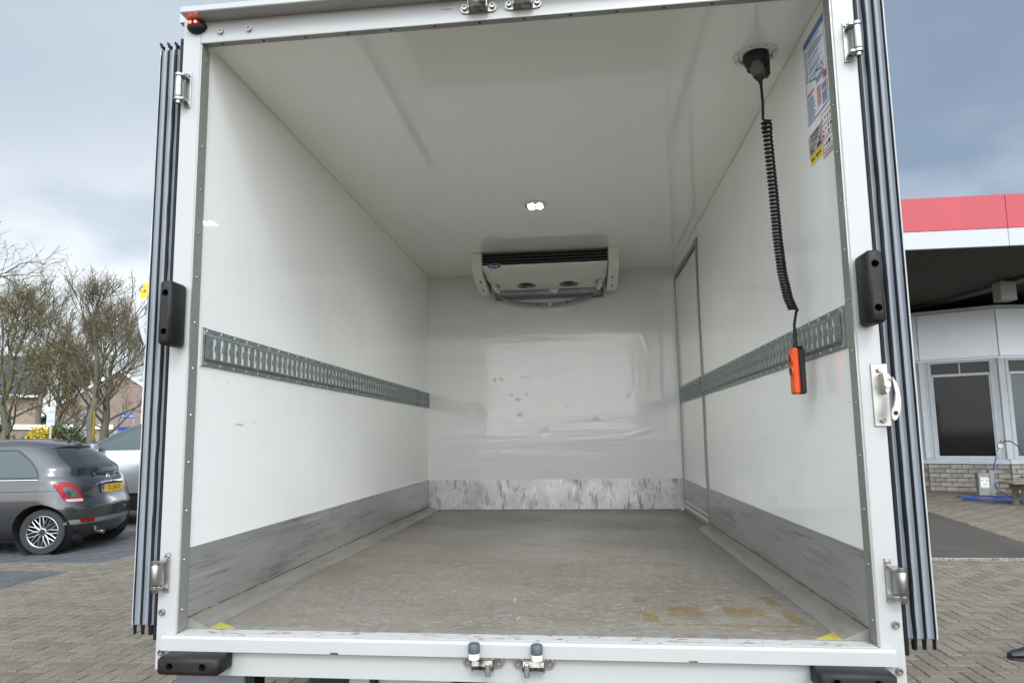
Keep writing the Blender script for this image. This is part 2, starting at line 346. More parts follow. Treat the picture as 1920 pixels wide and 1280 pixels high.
def obj(name, mb, mats, parent=None, local=False, smooth=True, sharp=32):
    """one mesh object; world-coordinate geometry is re-expressed relative to its parent"""
    me = mb.mesh(name, mats, smooth, sharp=sharp)
    if parent is not None and not local: me.transform(Matrix.Translation(-root_of(parent)))
    return link(name, me, parent)
def tag(o, label=None, cat=None, group=None, kind=None):
    if label: o['label'] = label
    if cat: o['category'] = cat
    if group: o['group'] = group
    if kind: o['kind'] = kind
    return o
def thing(name, loc, label, cat, group=None, rz=0):
    o = bpy.data.objects.new(name, None); COL.objects.link(o); o.location = loc; o.rotation_euler.z = rz; o.empty_display_size = .2
    return tag(o, label, cat, group)
def top(o_name, mb, mats, label=None, cat=None, group=None, kind=None, smooth=True):
    """top-level single mesh with its origin at the base centre of its geometry"""
    xs = [v[0] for v in mb.v]; ys = [v[1] for v in mb.v]; zs = [v[2] for v in mb.v]
    c = Vector(((min(xs)+max(xs))/2, (min(ys)+max(ys))/2, min(zs)))
    mb.v = [(x-c.x, y-c.y, z-c.z) for x, y, z in mb.v]
    o = link(o_name, mb.mesh(o_name, mats, smooth)); o.location = c
    return tag(o, label, cat, group, kind)
def text(name, s, size, mat4, mat, parent, local=False, extrude=0.0004, align='CENTER', sx=1.0):
    cu = bpy.data.curves.new(name, 'FONT'); cu.body = s; cu.size = size; cu.align_x = align; cu.align_y = 'CENTER'; cu.extrude = extrude
    to = bpy.data.objects.new('tmp_text', cu); COL.objects.link(to)
    dg = bpy.context.evaluated_depsgraph_get(); me = bpy.data.meshes.new_from_object(to.evaluated_get(dg))
    bpy.data.objects.remove(to); bpy.data.curves.remove(cu)
    me.transform(Matrix.Diagonal((sx, 1, 1, 1))); me.transform(mat4)
    if parent is not None and not local: me.transform(Matrix.Translation(-root_of(parent)))
    me.materials.clear(); me.materials.append(mat); me.name = name
    return link(name, me, parent)
def frame(origin, xdir, ydir):
    x = Vector(xdir).normalized(); y = Vector(ydir).normalized(); z = x.cross(y); mm = Matrix((x, y, z)).transposed().to_4x4(); mm.translation = origin
    return mm
# ------------------------------------------------------------------ ground, paving
rnd = random.Random(7)
g = MB(); g.quad((-900, -900, -.035), (900, -900, -.035), (900, 900, -.035), (-900, 900, -.035))
tag(obj('ground', g, asphalt), 'grey asphalt ground reaching to the horizon', kind='structure')
p = MB(); p.box(-16, 16, -2.5, 17.5, -.03, -.011)
yd = MB(); yd.quad((-30, -60, -.016), (40, -60, -.016), (40, -2.5, -.016), (-30, -2.5, -.016)); yd.quad((13, -2.5, -.016), (40, -2.5, -.016), (40, 14, -.016), (13, 14, -.016))
tag(obj('yard', yd, paver_l), 'beige block paved yard behind the camera', kind='structure')
pavement = tag(obj('pavement', p, joint_m), 'block paved yard of beige and dark grey pavers', kind='structure')
def paver_mb(mb, x0, x1, y0, y1, z, mi, j=.0028, ch=.005, dp=.02):
    x0 += j; x1 -= j; y0 += j; y1 -= j
    a, b = (rnd.uniform(-.0012, .0012) for _ in (0, 1))
    zz = [z-a-b, z+a-b, z+a+b, z-a+b]
    lo = [(x0, y0, z-dp), (x1, y0, z-dp), (x1, y1, z-dp), (x0, y1, z-dp)]
    md = [(x0, y0, zz[0]-ch), (x1, y0, zz[1]-ch), (x1, y1, zz[2]-ch), (x0, y1, zz[3]-ch)]
    hi = [(x0+ch, y0+ch, zz[0]), (x1-ch, y0+ch, zz[1]), (x1-ch, y1-ch, zz[2]), (x0+ch, y1-ch, zz[3])]
    mb.cur = mi
    mb.add(lo+md+hi, [(8, 9, 10, 11)]+[(i, (i+1) % 4, 4+(i+1) % 4, 4+i) for i in range(4)]+[(4+i, 4+(i+1) % 4, 8+(i+1) % 4, 8+i) for i in range(4)])
def herring(x0, x1, y0, y1, u=.1):
    out_ = []
    for i in range(int(math.floor(x0/u))-2, int(math.ceil(x1/u))+2):
        for j in range(int(math.floor(y0/u))-2, int(math.ceil(y1/u))+2):
            d = (i-j) % 4
            if d == 0: b = (i*u, (i+2)*u, j*u, (j+1)*u)
            elif d == 3: b = (i*u, (i+1)*u, j*u, (j+2)*u)
            else: continue
            b = (max(b[0], x0), min(b[1], x1), max(b[2], y0), min(b[3], y1))
            if b[1]-b[0] > .02 and b[3]-b[2] > .02: out_.append(b)
    return out_
SLAB = [(1.3, 5.97), (5.53, 5.97), (6.4, 11.0), (1.3, 11.0)]
def in_slab(x, y): return y > 5.97 and y < 11 and x > 1.3 and x < 5.53+(y-5.97)*.173
light = [(b, 0) for r in ((-5.45, 1.5, -2.5, 15), (1.5, 11, -2.5, 5.87), (1.5, 13, 5.97, 15.2)) for b in herring(*r)]
light += [(b, 0) for r in ((-14, -5.45, 4.91, 5.38), (-14, -5.45, 8.0, 8.45), (-14, -5.45, 11, 13)) for b in herring(*r)]
dark = [(b, 1) for r in ((-12, -5.45, 2.4, 4.91), (-14, -5.45, 5.38, 8.0), (-14, -5.45, 8.45, 11)) for b in herring(*r)]
allp = [q for q in light+dark if not in_slab((q[0][0]+q[0][1])/2, (q[0][2]+q[0][3])/2)]
def proj(x, y, z):
    d = Vector((x, y, z))-CAM; dz = d.dot(FWD)
    return (960+1230.2*d.dot(RGT)/dz-10.2, 640-1230.2*d.dot(UPV)/dz+36.8, dz) if dz > .1 else (9e9, 9e9, 0)
def shows(b):
    u, v, d = proj((b[0]+b[1])/2, (b[2]+b[3])/2, 0)
    if not (-15 < u < 1935 and v < 1300): return None
    if 250 < u < 1700 and v < 1262: return None
    if 330 < u < 470 or 640 < u < 1725 and v > 1230: return None
    return d
ranked = sorted(((shows(q[0]), i) for i, q in enumerate(allp) if shows(q[0])), key=lambda t: t[0])
single = set(i for _, i in ranked[:300])
field = MB()
shared = {}
for i, (b, mi) in enumerate(allp):
    w_, h_ = round(b[1]-b[0], 2), round(b[3]-b[2], 2)
    if i in single:
        k = (w_, h_, mi, rnd.randrange(3))
        if k not in shared:
            q = MB(); paver_mb(q, -w_/2, w_/2, -h_/2, h_/2, 0, 0); shared[k] = q.mesh('paver', paver_d if mi else paver_l, smooth=False)
        o = link('paver', shared[k], pavement, ((b[0]+b[1])/2, (b[2]+b[3])/2, rnd.uniform(-.0015, .0015)))
    else: paver_mb(field, *b, rnd.uniform(-.0015, .0015), mi)
tag(obj('paver_field', field, [paver_l, paver_d], pavement, smooth=False), kind='stuff')
sl = MB(); sl.prism(SLAB, 2, -.02, .006)
tag(obj('concrete_slab', sl, slab_m), 'dark stained concrete slab set into the paving', kind='structure')
kb = MB()
for k in range(11): kb.box(1.3+k*.9, 1.3+k*.9+.894, 5.875, 5.965, -.03, .013, .004)
tag(obj('kerb', kb, kerb_m), 'low concrete edging kerb in front of the dark slab', kind='structure')
lv = MB()
for k in range(420):
    if k < 300: x, y = rnd.uniform(3.9, 6.5), rnd.gauss(5.86, .012)
    else: x, y = rnd.uniform(-6, -2.4), rnd.uniform(1.7, 5.6)
    s_ = rnd.uniform(.006, .018) if k < 300 else rnd.uniform(.006, .014)*(1 if k < 400 else 1.6); a = rnd.uniform(0, 6.28); z = .012+rnd.uniform(0, .008)
    if k >= 340: continue
    c, s2 = math.cos(a)*s_, math.sin(a)*s_
    lv.quad((x-c, y-s2, z), (x+s2*.5, y-c*.5, z+.004), (x+c, y+s2, z+.002), (x-s2*.5, y+c*.5, z+.006))
tag(obj('fallen_leaves', lv, leaf_red, smooth=False), 'small brown leaves lying along the kerb', kind='stuff')
# ------------------------------------------------------------------ the truck
Lb, Hb, HW = 3.357, 1.951, 1.025
truck = thing('box_truck', (0, 1.7, 0), 'white refrigerated box truck seen from behind with both rear doors folded open', 'truck')
def tp(name, mb, mats, parent=truck, **k): return obj(name, mb.up(), mats, parent, **k)
# panels of the box
q = MB(); q.box(-HW, HW, 0, Lb, -.09, 0); fl = tp('floor', q, floor_m)
q = MB(); q.box(-1.085, -HW, .0005, Lb+.06, -.09, Hb+.06); tp('side_wall', q, white_panel)
q = MB()   # right wall with the side-door opening
q.box(HW, 1.085, .0005, 2.27, -.09, Hb+.06); q.box(HW, 1.085, 3.325, Lb+.06, -.09, Hb+.06); q.box(HW, 1.085, 2.27, 3.325, 1.875, Hb+.06); q.box(HW, 1.085, 2.27, 3.325, -.09, -.012)
tp('side_wall', q, white_panel)
q = MB(); q.box(-HW, HW, Lb+.02, Lb+.06, -.09, Hb)
dents = [(-.473, 1.05, .02, .0022), (-.418, 1.05, .02, .0025), (-.247, 1.06, .026, .0016), (-.195, 1.06, .028, .0016), (-.33, .917, .026, .0018), (-.204, .917, .026, .0018), (-.277, .872, .03, .002), (.126, .859, .030, -.0013), (.639, .908, .03, .0014), (-.26, .747, .03, .002), (.36, .70, .03, .002), (-.05, .62, .025, .002), (-.62, .8, .06, .0015), (.3, 1.2, .12, .002)]
def dent(x, z):
    d = sum(a*math.exp(-((x-cx)**2+(z-cz)**2)/(2*(r_*.55)**2)) for cx, cz, r_, a in dents if abs(x-cx) < .3 and abs(z-cz) < .3)
    for (xa, za, xb, zb, w_, a) in ((.725, 1.49, .885, .94, .010, -.0013), (.775, 1.30, .865, 1.0, .009, .0012), (.56, .57, .86, .65, .009, -.0014), (.30, .93, .69, .71, .03, -.0006)):
        if min(xa, xb)-.1 < x < max(xa, xb)+.1 and min(za, zb)-.1 < z < max(za, zb)+.1:
            dx, dz = xb-xa, zb-za; t = max(0, min(1, ((x-xa)*dx+(z-za)*dz)/(dx*dx+dz*dz))); d2 = (x-xa-dx*t)**2+(z-za-dz*t)**2; d += a*math.sin(math.pi*min(1, max(0, t)))*math.exp(-d2/(2*w_*w_))
    return d
nx, nz = 205, 196; vs = []
for j in range(nz+1):
    for i in range(nx+1):
        xx, zz = -HW+2*HW*i/nx, Hb*j/nz; vs.append((xx, Lb+dent(xx, zz)+.0007*math.sin(xx*3.1+zz*2)*math.sin(zz*4.3), zz))
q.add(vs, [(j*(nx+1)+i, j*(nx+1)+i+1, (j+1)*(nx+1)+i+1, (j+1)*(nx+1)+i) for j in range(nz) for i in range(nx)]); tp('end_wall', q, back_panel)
q = MB(); q.box(-HW, HW, .0005, Lb, Hb, Hb+.06); tp('ceiling_panel', q, ceiling_m)
q = MB(); q.box(-1.11, 1.11, -.04, Lb+.1, Hb+.066, Hb+.10); tp('roof', q, white_paint)
# floor edging coves and sealing beads
for s in (-1, 1):
    q = MB(); q.prism([(s*1.0235, 0.001), (s*1.0235, .034), (s*1.017, .034), (s*.945, .003), (s*.943, .001)], 1, .004, 2.29 if s > 0 else 3.353); tp('floor_edging', q, edging_m)
    q = MB(); q.tube([(s*(HW-.001), .01, Hb-.001), (s*(HW-.001), Lb-.002, Hb-.001)], .004, 6); tp('sealant_bead', q, cream)
q = MB(); q.box(-.94, .94, .004, .035, .0008, .0022); tp('floor_end_strip', q, edging_m)
# kick plates
q = MB(); q.box(-1.0245, -1.0195, .004, 3.353, .03, .248); tp('kick_plate', q, kick_side)
q = MB(); q.box(1.0195, 1.0245, .004, 2.265, .03, .248); tp('kick_plate', q, kick_side)
q = MB(); q.box(-1.019, 1.019, 3.352, 3.3565, .006, .245); tp('kick_plate', q, kick_back)
q = MB(); q.box(-1.0, 1.0, 3.345, 3.352, .0005, .009); tp('floor_edging', q, edging_m)
for s in (-1, 1):
    q = MB(); q.box(s*1.0246-.001, s*1.0246+.001, .0015, .0045, .0, .25); tp('plate_edge', q, white_paint)
dirt_m = add_specks(M('dirt_brown', (.10, .075, .045), .9), (.3, .3, .28), 30, .52, amount=.9, soft=.1)
for s in (-1, 1):
    q = MB(); a, b = sorted((s*1.0150, s*1.0188)); q.box(a, b, .006, 2.28 if s > 0 else 3.35, .0335, .0365); tp('dirt_line', q, dirt_m)
# paint marks on the floor
for pts in ([(-.975, .006), (-.86, .006), (-.968, .095)], [(.875, .006), (.975, .006), (.958, .088)]):
    q = MB(); q.prism(pts, 2, .0004, .0031); tp('paint_mark', q, yellow_floor, fl)
stains = [(.575, .556, .10, .008), (.775, .572, .09, .008), (.545, .14, .10, .010), (.76, .135, .11, .012), (.42, .44, .022, .045), (.436, .23, .028, .07), (.874, .45, .026, .07), (.882, .24, .026, .08), (.556, .30, .058, .066), (.745, .30, .066, .066), (.55, .44, .036, .02), (.71, .45, .038, .022)]
q = MB(); nx, ny = 120, 116; vs = []; sv = []
for j in range(ny+1):
    for i in range(nx+1):
        xx, yy = .37+.57*i/nx, .09+.54*j/ny; vs.append((xx, yy, .0006)); v_ = 0
        for cx, cy, hw_, hh_ in stains:
            d = max(abs(xx-cx)-hw_, abs(yy-cy)-hh_); v_ = max(v_, min(1, max(0, .5-d/.02)))
        sv.append(v_)
q.add(vs, [(j*(nx+1)+i, j*(nx+1)+i+1, (j+1)*(nx+1)+i+1, (j+1)*(nx+1)+i) for j in range(ny) for i in range(nx)])
so2 = tp('floor_stain', q, stain_m, fl); at_ = so2.data.attributes.new('stain', 'FLOAT', 'POINT'); at_.data.foreach_set('value', sv)
# scuffs on the side walls
rs = random.Random(4)
for s in (-1, 1):
    q = MB(); spots = [(.62, 1.19, .07, .03), (.92, 1.12, .05, -.2), (.98, 1.08, .04, -.9), (1.9, 1.03, .06, -.8), (.12, .80, .03, 0), (.2, .79, .02, 1.2), (2.4, .62, .05, .1)] if s < 0 else [(.55, 1.10, .09, .35), (.6, 1.07, .06, .3), (.9, 1.03, .07, .6), (1.25, .98, .05, 1.3), (1.3, .92, .04, 1.2), (.95, .55, .05, 0), (1.6, .6, .05, 1.4), (.5, .45, .03, .2)]
    spots += [(rs.uniform(.2, 2.2 if s > 0 else 3.2), rs.uniform(.3, 1.7)**1.0, rs.uniform(.008, .04), rs.uniform(-1.5, 1.5)) for _ in range(26)]
    for (yy, zz, l_, an) in spots:
        for k in range(3):
            a_ = an+rs.uniform(-.15, .15); y0, z0 = yy+rs.uniform(-.3, .3)*l_, zz+rs.uniform(-.25, .25)*l_; L2 = l_*rs.uniform(.3, 1); w_ = rs.uniform(.0004, .0013); c_, s2 = math.cos(a_), math.sin(a_); xx = s*(HW-.0005)
            q.add([(xx, y0-c_*L2/2, z0-s2*L2/2), (xx, y0-s2*w_, z0+c_*w_), (xx, y0+c_*L2/2, z0+s2*L2/2), (xx, y0+s2*w_, z0-c_*w_)], [(0, 1, 2, 3)])
    tp('scuff_marks', q, M('scuff_grey', (.42, .41, .39), .5), smooth=False)['kind'] = 'stuff'
# rear frame
for s in (-1, 1):
    q = MB(); x0, x1 = (1.0225, 1.087) if s > 0 else (-1.087, -1.0225); q.box(x0, x1, -.05, 0, -.108, 2.03, .003)
    post = tp('door_post', q, white_paint)
    q = MB(); xa, xb = (1.0185, 1.0223) if s > 0 else (-1.0223, -1.0185); q.box(xa, xb, -.047, .0003, .001, 1.925); tp('jamb_trim', q, jamb_m, post)
    rv = MB(); rv.ball((0, 0, 0), .0035, .004, .004, 8, 4); rme = rv.mesh('rivet', stainless)
    for k in range(13): link('rivet', rme, post, (s*1.0175, -.022-.0005*k, ZF+1.872-.1505*k))
    q = MB(); q.box(s*1.056-.028, s*1.056+.028, -.02, .03, -.128, -.1085); tp('post_foot', q, bracket_m, post)
q = MB(); q.prism([(-.05, 1.929), (0, 1.946), (0, 2.03), (-.05, 2.03)], 0, -1.022, 1.022); lint = tp('door_lintel', q, white_paint)
q = MB(); q.prism([(-.0502, 1.9285), (-.049, 1.9265), (.0004, 1.9435), (.0004, 1.9458), (-.0502, 1.9315)], 0, -1.018, 1.018); tp('lintel_trim', q, jamb_m, lint)
sc_ = MB(); sc_.cyl((0, 0, 0), (0, .0009, -.0028), .0055, .0045, 8); sme = sc_.mesh('screw', fan_black)
for k in range(14): link('screw', sme, lint, (-.958+.1485*k, -.028, ZF+1.9343))
# cornice over the doors with its thin white lip
q = MB(); q.prism([(-.05, 2.004), (-.105, 2.003), (-.108, 2.006), (-.108, 2.024), (-.104, 2.027), (-.05, 2.029)], 0, -1.064, 1.064); tp('roof_cornice', q, white_paint)
bolt = MB(); bolt.lathe((0, 0, 0), (0, -1, 0), [(.0, .0), (.0095, 0), (.0095, .0075), (.0085, .0088), (.0050, .0088), (.0047, .0045), (0, .0045)], 14)
bolt_me = bolt.mesh('bolt', stainless)
for x, z in ((-1.068, .064), (-1.065, -.054), (1.066, .061), (1.066, -.06)): link('bolt', bolt_me, truck, (x, -.0502, z+ZF))
bolt_w = bolt.mesh('bolt', white_paint)
for x, z in ((-.951, 1.962), (-.85, 1.963), (.951, 1.962), (.85, 1.963)): link('bolt', bolt_w, truck, (x, -.0502, z+ZF))
# threshold sill
q = MB(); q.box(-1.018, 1.018, -.0505, .0035, -.05, -.0012)
q.prism([(-.0506, -.0006), (-.064, -.0016), (-.0655, -.0045), (-.069, -.0045), (-.0725, -.0075), (-.0725, -.043), (-.069, -.045), (-.0506, -.045)], 0, -1.056, 1.056)
sill = tp('door_sill', q, white_paint)
q = MB(); q.box(-1.017, 1.017, -.050, .003, -.0011, .0004); tp('sill_tread', q, sill_m, sill)
q = MB(); q.box(-1.0215, 1.0215, -.049, -.02, -.118, -.0505); tp('rear_apron', q, white_paint)
for x in (-.975, -.925, -.865, .865, .93, .985):
    link('bolt', bolt_me, sill, (x, -.05, -.046+ZF))
for x in (-.51, .52):
    q = MB(); q.box(x-.012, x+.012, -.0732, -.0724, -.043, -.038); tp('sill_bracket', q, greasy, sill)
# rubber buffers
def buffer(x0, x1, z0, z1, vertical):
    import bmesh
    q = MB(); q.box(x0, x1, -.135, -.0515, z0, z1, .008); me = q.up().mesh('buffer', rubber)
    tmp = bpy.data.objects.new('t', me); COL.objects.link(tmp); cut = MB()
    hs = [((x0+x1)/2, z0+.04), ((x0+x1)/2, z1-.04)] if vertical else [(x0+.042, (z0+z1)/2), (x1-.05, (z0+z1)/2)]
    for hx, hz in hs: cut.cyl((hx, -.2, hz+ZF), (hx, -.075, hz+ZF), .0105, n=20)
    co = bpy.data.objects.new('c', cut.mesh('c', black)); COL.objects.link(co)
    md = tmp.modifiers.new('b', 'BOOLEAN'); md.object = co; md.operation = 'DIFFERENCE'; md.solver = 'EXACT'
    me2 = bpy.data.meshes.new_from_object(tmp.evaluated_get(bpy.context.evaluated_depsgraph_get()))
    bpy.data.objects.remove(tmp); bpy.data.objects.remove(co)
    me2.name = 'rubber_buffer'; me2.materials.clear(); me2.materials.append(rubber)
    me2.polygons.foreach_set('use_smooth', [True]*len(me2.polygons)); me2.set_sharp_from_angle(angle=R(50))
    me2.transform(Matrix.Translation(-root_of(truck))); o = link('rubber_buffer', me2, truck)
    for hx, hz in hs: link('bolt', bolt_s, o, (hx+.002, -.076, hz+ZF))
bs = MB(); bs.lathe((0, 0, 0), (0, -1, 0), [(0, 0), (.0066, 0), (.0066, .007), (.0036, .007), (.0034, .003), (0, .003)], 12); bolt_s = bs.mesh('bolt', stainless)
buffer(-1.026, -.833, -.093, -.043, False); buffer(.833, 1.027, -.093, -.043, False)
buffer(-1.073, -1.031, .884, 1.086, True); buffer(1.031, 1.074, .884, 1.088, True)
# folded-back rear doors
for s in (-1, 1):
    X = lambda a: s*a
    q = MB(); a, b = sorted((X(1.099), X(1.181))); q.box(a, b, -.018, 1.02, .012, 1.934, .002); door = tp('rear_door', q, white_paint)
    q = MB(); a, b = sorted((X(1.1815), X(1.1865))); q.box(a, b, -.026, 1.02, .016, 1.93, .001); tp('door_skin', q, white_paint, door)
    for (f0, f1) in ((1.1005, 1.119), (1.129, 1.1465), (1.1555, 1.1735)):
        q = MB(); pts = [(X(f0), -.0185)]
        for k in range(9):
            t = k/8; pts.append((X(f0+(f1-f0)*t), -.0225-.0075*(2*t-1)**2))
        pts.append((X(f1), -.0185)); q.prism(pts, 2, .018, 1.928); tp('door_profile', q, flute, door, sharp=60)
    for (f0, f1, pr) in ((1.1175, 1.1300, .037), (1.1460, 1.1560, .034), (1.1730, 1.181, .034)):
        q = MB(); n_ = 40; vs = []
        for k in range(n_+1):
            z = -.012+1.958*k/n_; wob = rnd.uniform(-.0003, .0003)*(2.2 if f0 < 1.12 else 1); pw = pr-.003*abs(math.sin(k*.9))*(1 if f0 < 1.12 else .3)
            if k in (0, n_): pw -= .008
            vs.append([(X(f0+wob), -.018, z), (X(f0+wob+.0008), -pw+.004, z), (X((f0+f1)/2+wob), -pw, z), (X(f1+wob-.0008), -pw+.004, z), (X(f1+wob), -.018, z)])
        V = [p_ for r_ in vs for p_ in r_]; F = [(i*5+j, i*5+j+1, (i+1)*5+j+1, (i+1)*5+j) for i in range(n_) for j in range(4)]
        F += [tuple(range(5)), tuple(n_*5+j for j in range(5))]
        q.add(V, F); tp('door_seal', q, seal_m, door, sharp=60)
    for (f0, f1) in ((1.1195, 1.127), (1.1470, 1.154), (1.1738, 1.1805)):
        q = MB(); q.tube([(X(f0+.003), -.03, 1.935), (X(f0+.004), -.031, 1.947), (X(f0+.008), -.03, 1.952), (X(f1+.004), -.03, 1.946)], [.004, .0045, .004, .002], 6); tp('seal_lip', q, seal_m, door)
    q = MB(); a, b = sorted((X(1.0885), X(1.1005))); q.box(a, b, -.046, .012, -.022, 1.955, .003); tp('hinge_seal', q, seal_m, door)
# hinges
def hinge(x, z0, z1, s):
    q = MB(); zc = (z0+z1)/2
    a, b = sorted((s*1.049, s*1.0665)); q.box(a, b, -.0545, -.0502, z0, z1, .0015)
    h = tp('door_hinge', q, brushed)
    zt, zb = z1-.032, z0+.026
    q = MB(); q.lathe((x, -.078, zb), (0, 0, 1), [(0, 0), (.0125, 0), (.0135, .002), (.0135, zt-zb-.002), (.0125, zt-zb), (0, zt-zb)], 18); tp('hinge_barrel', q, stainless, h)
    for zz, hh in ((zt+.0015, .011), (zb-.0125, .011)):
        q = MB(); q.lathe((x, -.078, zz), (0, 0, 1), [(0, 0), (.0135, 0), (.0145, .0015), (.0145, hh-.0015), (.0125, hh), (0, hh)], 18)
        a, b = sorted((x, s*1.054)); q.box(a, b, -.086, -.0545, zz+.0015, zz+hh-.001, .001); tp('hinge_knuckle', q, stainless, h)
    q = MB(); q.cyl((x, -.078, zb-.022), (x, -.078, zb-.0125), .0085, .0095, 12); tp('hinge_nut', q, stainless, h)
    a, b = sorted((x, s*1.093)); q = MB(); q.box(a, b, -.075, -.068, zb+.006, zt-.006); tp('hinge_leaf', q, black, h)
    link('bolt', bolt_s, h, (s*1.058, -.0545, z1-.013+ZF)); link('bolt', bolt_s, h, (s*1.058, -.0545, z0+.013+ZF))
for s, xx, z0, z1 in ((-1, -1.0755, 1.697, 1.825), (-1, -1.0785, .122, .242), (1, 1.0785, 1.69, 1.82), (1, 1.0800, .119, .238)): hinge(xx, z0, z1, s)
# door holder plate and its swinging hook
q = MB(); q.box(1.0525, 1.0985, -.0545, -.0502, .598, .776, .002); hold = tp('door_holder', q, brushed)
hb = MB(); hb.lathe((0, 0, 0), (0, -1, 0), [(0, 0), (.0105, 0), (.0105, .002), (.008, .002), (.008, .0075), (.0065, .009), (0, .0092)], 6); hbm = hb.mesh('bolt', stainless)
for z in (.757, .615): link('bolt', hbm, hold, (1.0755, -.0545, z+ZF))
q = MB(); q.prism([(1.072, .744), (1.079, .748), (1.087, .744), (1.092, .733), (1.0925, .716), (1.088, .698), (1.080, .688), (1.076, .694), (1.0745, .715)], 1, -.085, -.0546); tp('hook_lug', q, brushed, hold)
q = MB(); q.cyl((1.0795, -.092, .715), (1.0795, -.085, .715), .009, .0075, 12); tp('hook_pin', q, stainless, hold)
arc = [(1.0895, .735), (1.098, .720), (1.104, .700), (1.1065, .678), (1.106, .655), (1.1015, .635), (1.093, .618), (1.086, .6135), (1.080, .620)]
inn = [(1.080, .634), (1.083, .645), (1.089, .655), (1.093, .672), (1.094, .692), (1.091, .715)]
q = MB(); q.prism(arc+inn, 1, -.100, -.0905); hk = tp('hook', q, brushed, hold)
q = MB(); q.cyl((1.0905, -.1008, .634), (1.0905, -.1003, .634), .0062, n=14); tp('hook_hole', q, black, hk)
# lock keepers top and bottom
def keeper(xc, zc, s, upd):
    pts = [(xc+.0435+.0165*math.cos(a), zc+.0165*math.sin(a)) for a in [math.pi*(-.5+i/10) for i in range(11)]]
    pts += [(xc-.0435+.0165*math.cos(a), zc+.0165*math.sin(a)) for a in [math.pi*(.5+i/10) for i in range(11)]]
    q = MB(); q.prism(pts, 1, -.056, -.0503); k = tp('lock_keeper', q, brushed)
    for dx in (-.0455, .0455): link('bolt', bolt_me, k, (xc+dx, -.0555, zc+ZF))
    q = MB(); pr = [(-.0562, zc-.017), (-.083, zc-.0145), (-.090, zc-.002), (-.086, zc+.011), (-.07, zc+.017), (-.0562, zc+.017), (-.0562, zc+.0095), (-.072, zc+.009), (-.080, zc+.002), (-.078, zc-.008), (-.0562, zc-.010)]
    q.prism(pr, 0, xc-.029, xc+.029); tp('keeper_hood', q, greasy, k)
    for e in (-1, 1):
        q = MB(); q.box(xc+e*.0295-.003, xc+e*.0295+.003, -.084, -.0562, zc-.0185, zc+.016, .002); tp('keeper_cheek', q, stainless, k)
    q = MB(); q.box(xc+s*.018-.0075, xc+s*.018+.0075, -.101, -.0885, zc-.026*upd-.001, zc+.008*upd+.001, .003) if upd > 0 else q.box(xc+s*.018-.0075, xc+s*.018+.0075, -.101, -.0885, zc-.008, zc+.026, .003)
    tp('lock_cam', q, brushed, k)
keeper(-.069, -.0585, 1, 1); keeper(.077, -.0585, -1, 1); keeper(-.066, 1.968, 1, -1); keeper(.079, 1.968, -1, -1)
q = MB(); q.box(-.19, -.155, -.053, -.0503, 1.975, 1.995); tp('lintel_plate', q, brushed)
for xc in (-.0915, .0875):
    q = MB(); q.lathe((xc, -.0885, -.0415), (0, 0, 1), [(0, 0), (.0158, 0), (.0163, .002), (.0163, .0165), (0, .0166)], 20); st = tp('door_stop', q, cream)
    q = MB(); q.lathe((xc, -.0885, -.0245), (0, 0, 1), [(.0164, 0), (.0167, .001), (.0167, .023), (.0152, .0255), (0, .0255)], 20); tp('stop_cap', q, seal_m if False else M('grey_rubber', (.07, .08, .095), .45), st)
# red marker light at the top left corner
q = MB(); mkc = Vector((-1.035, -.056, 1.9835))
q.ball(mkc, .0345, .021, .0225, 20, 10); mk = tp('marker_light', q, rubber)
q = MB(); q.ball(mkc+Vector((-.001, -.0135, .0055)), .0235, .0105, .0115, 18, 8); tp('lens', q, red_glass, mk)
for dx in (-.0105, .0075):
    q = MB(); q.ball(mkc+Vector((dx-.001, -.0215, .0055)), .0062, .0035, .0055, 12, 6); tp('led', q, red_led, mk)
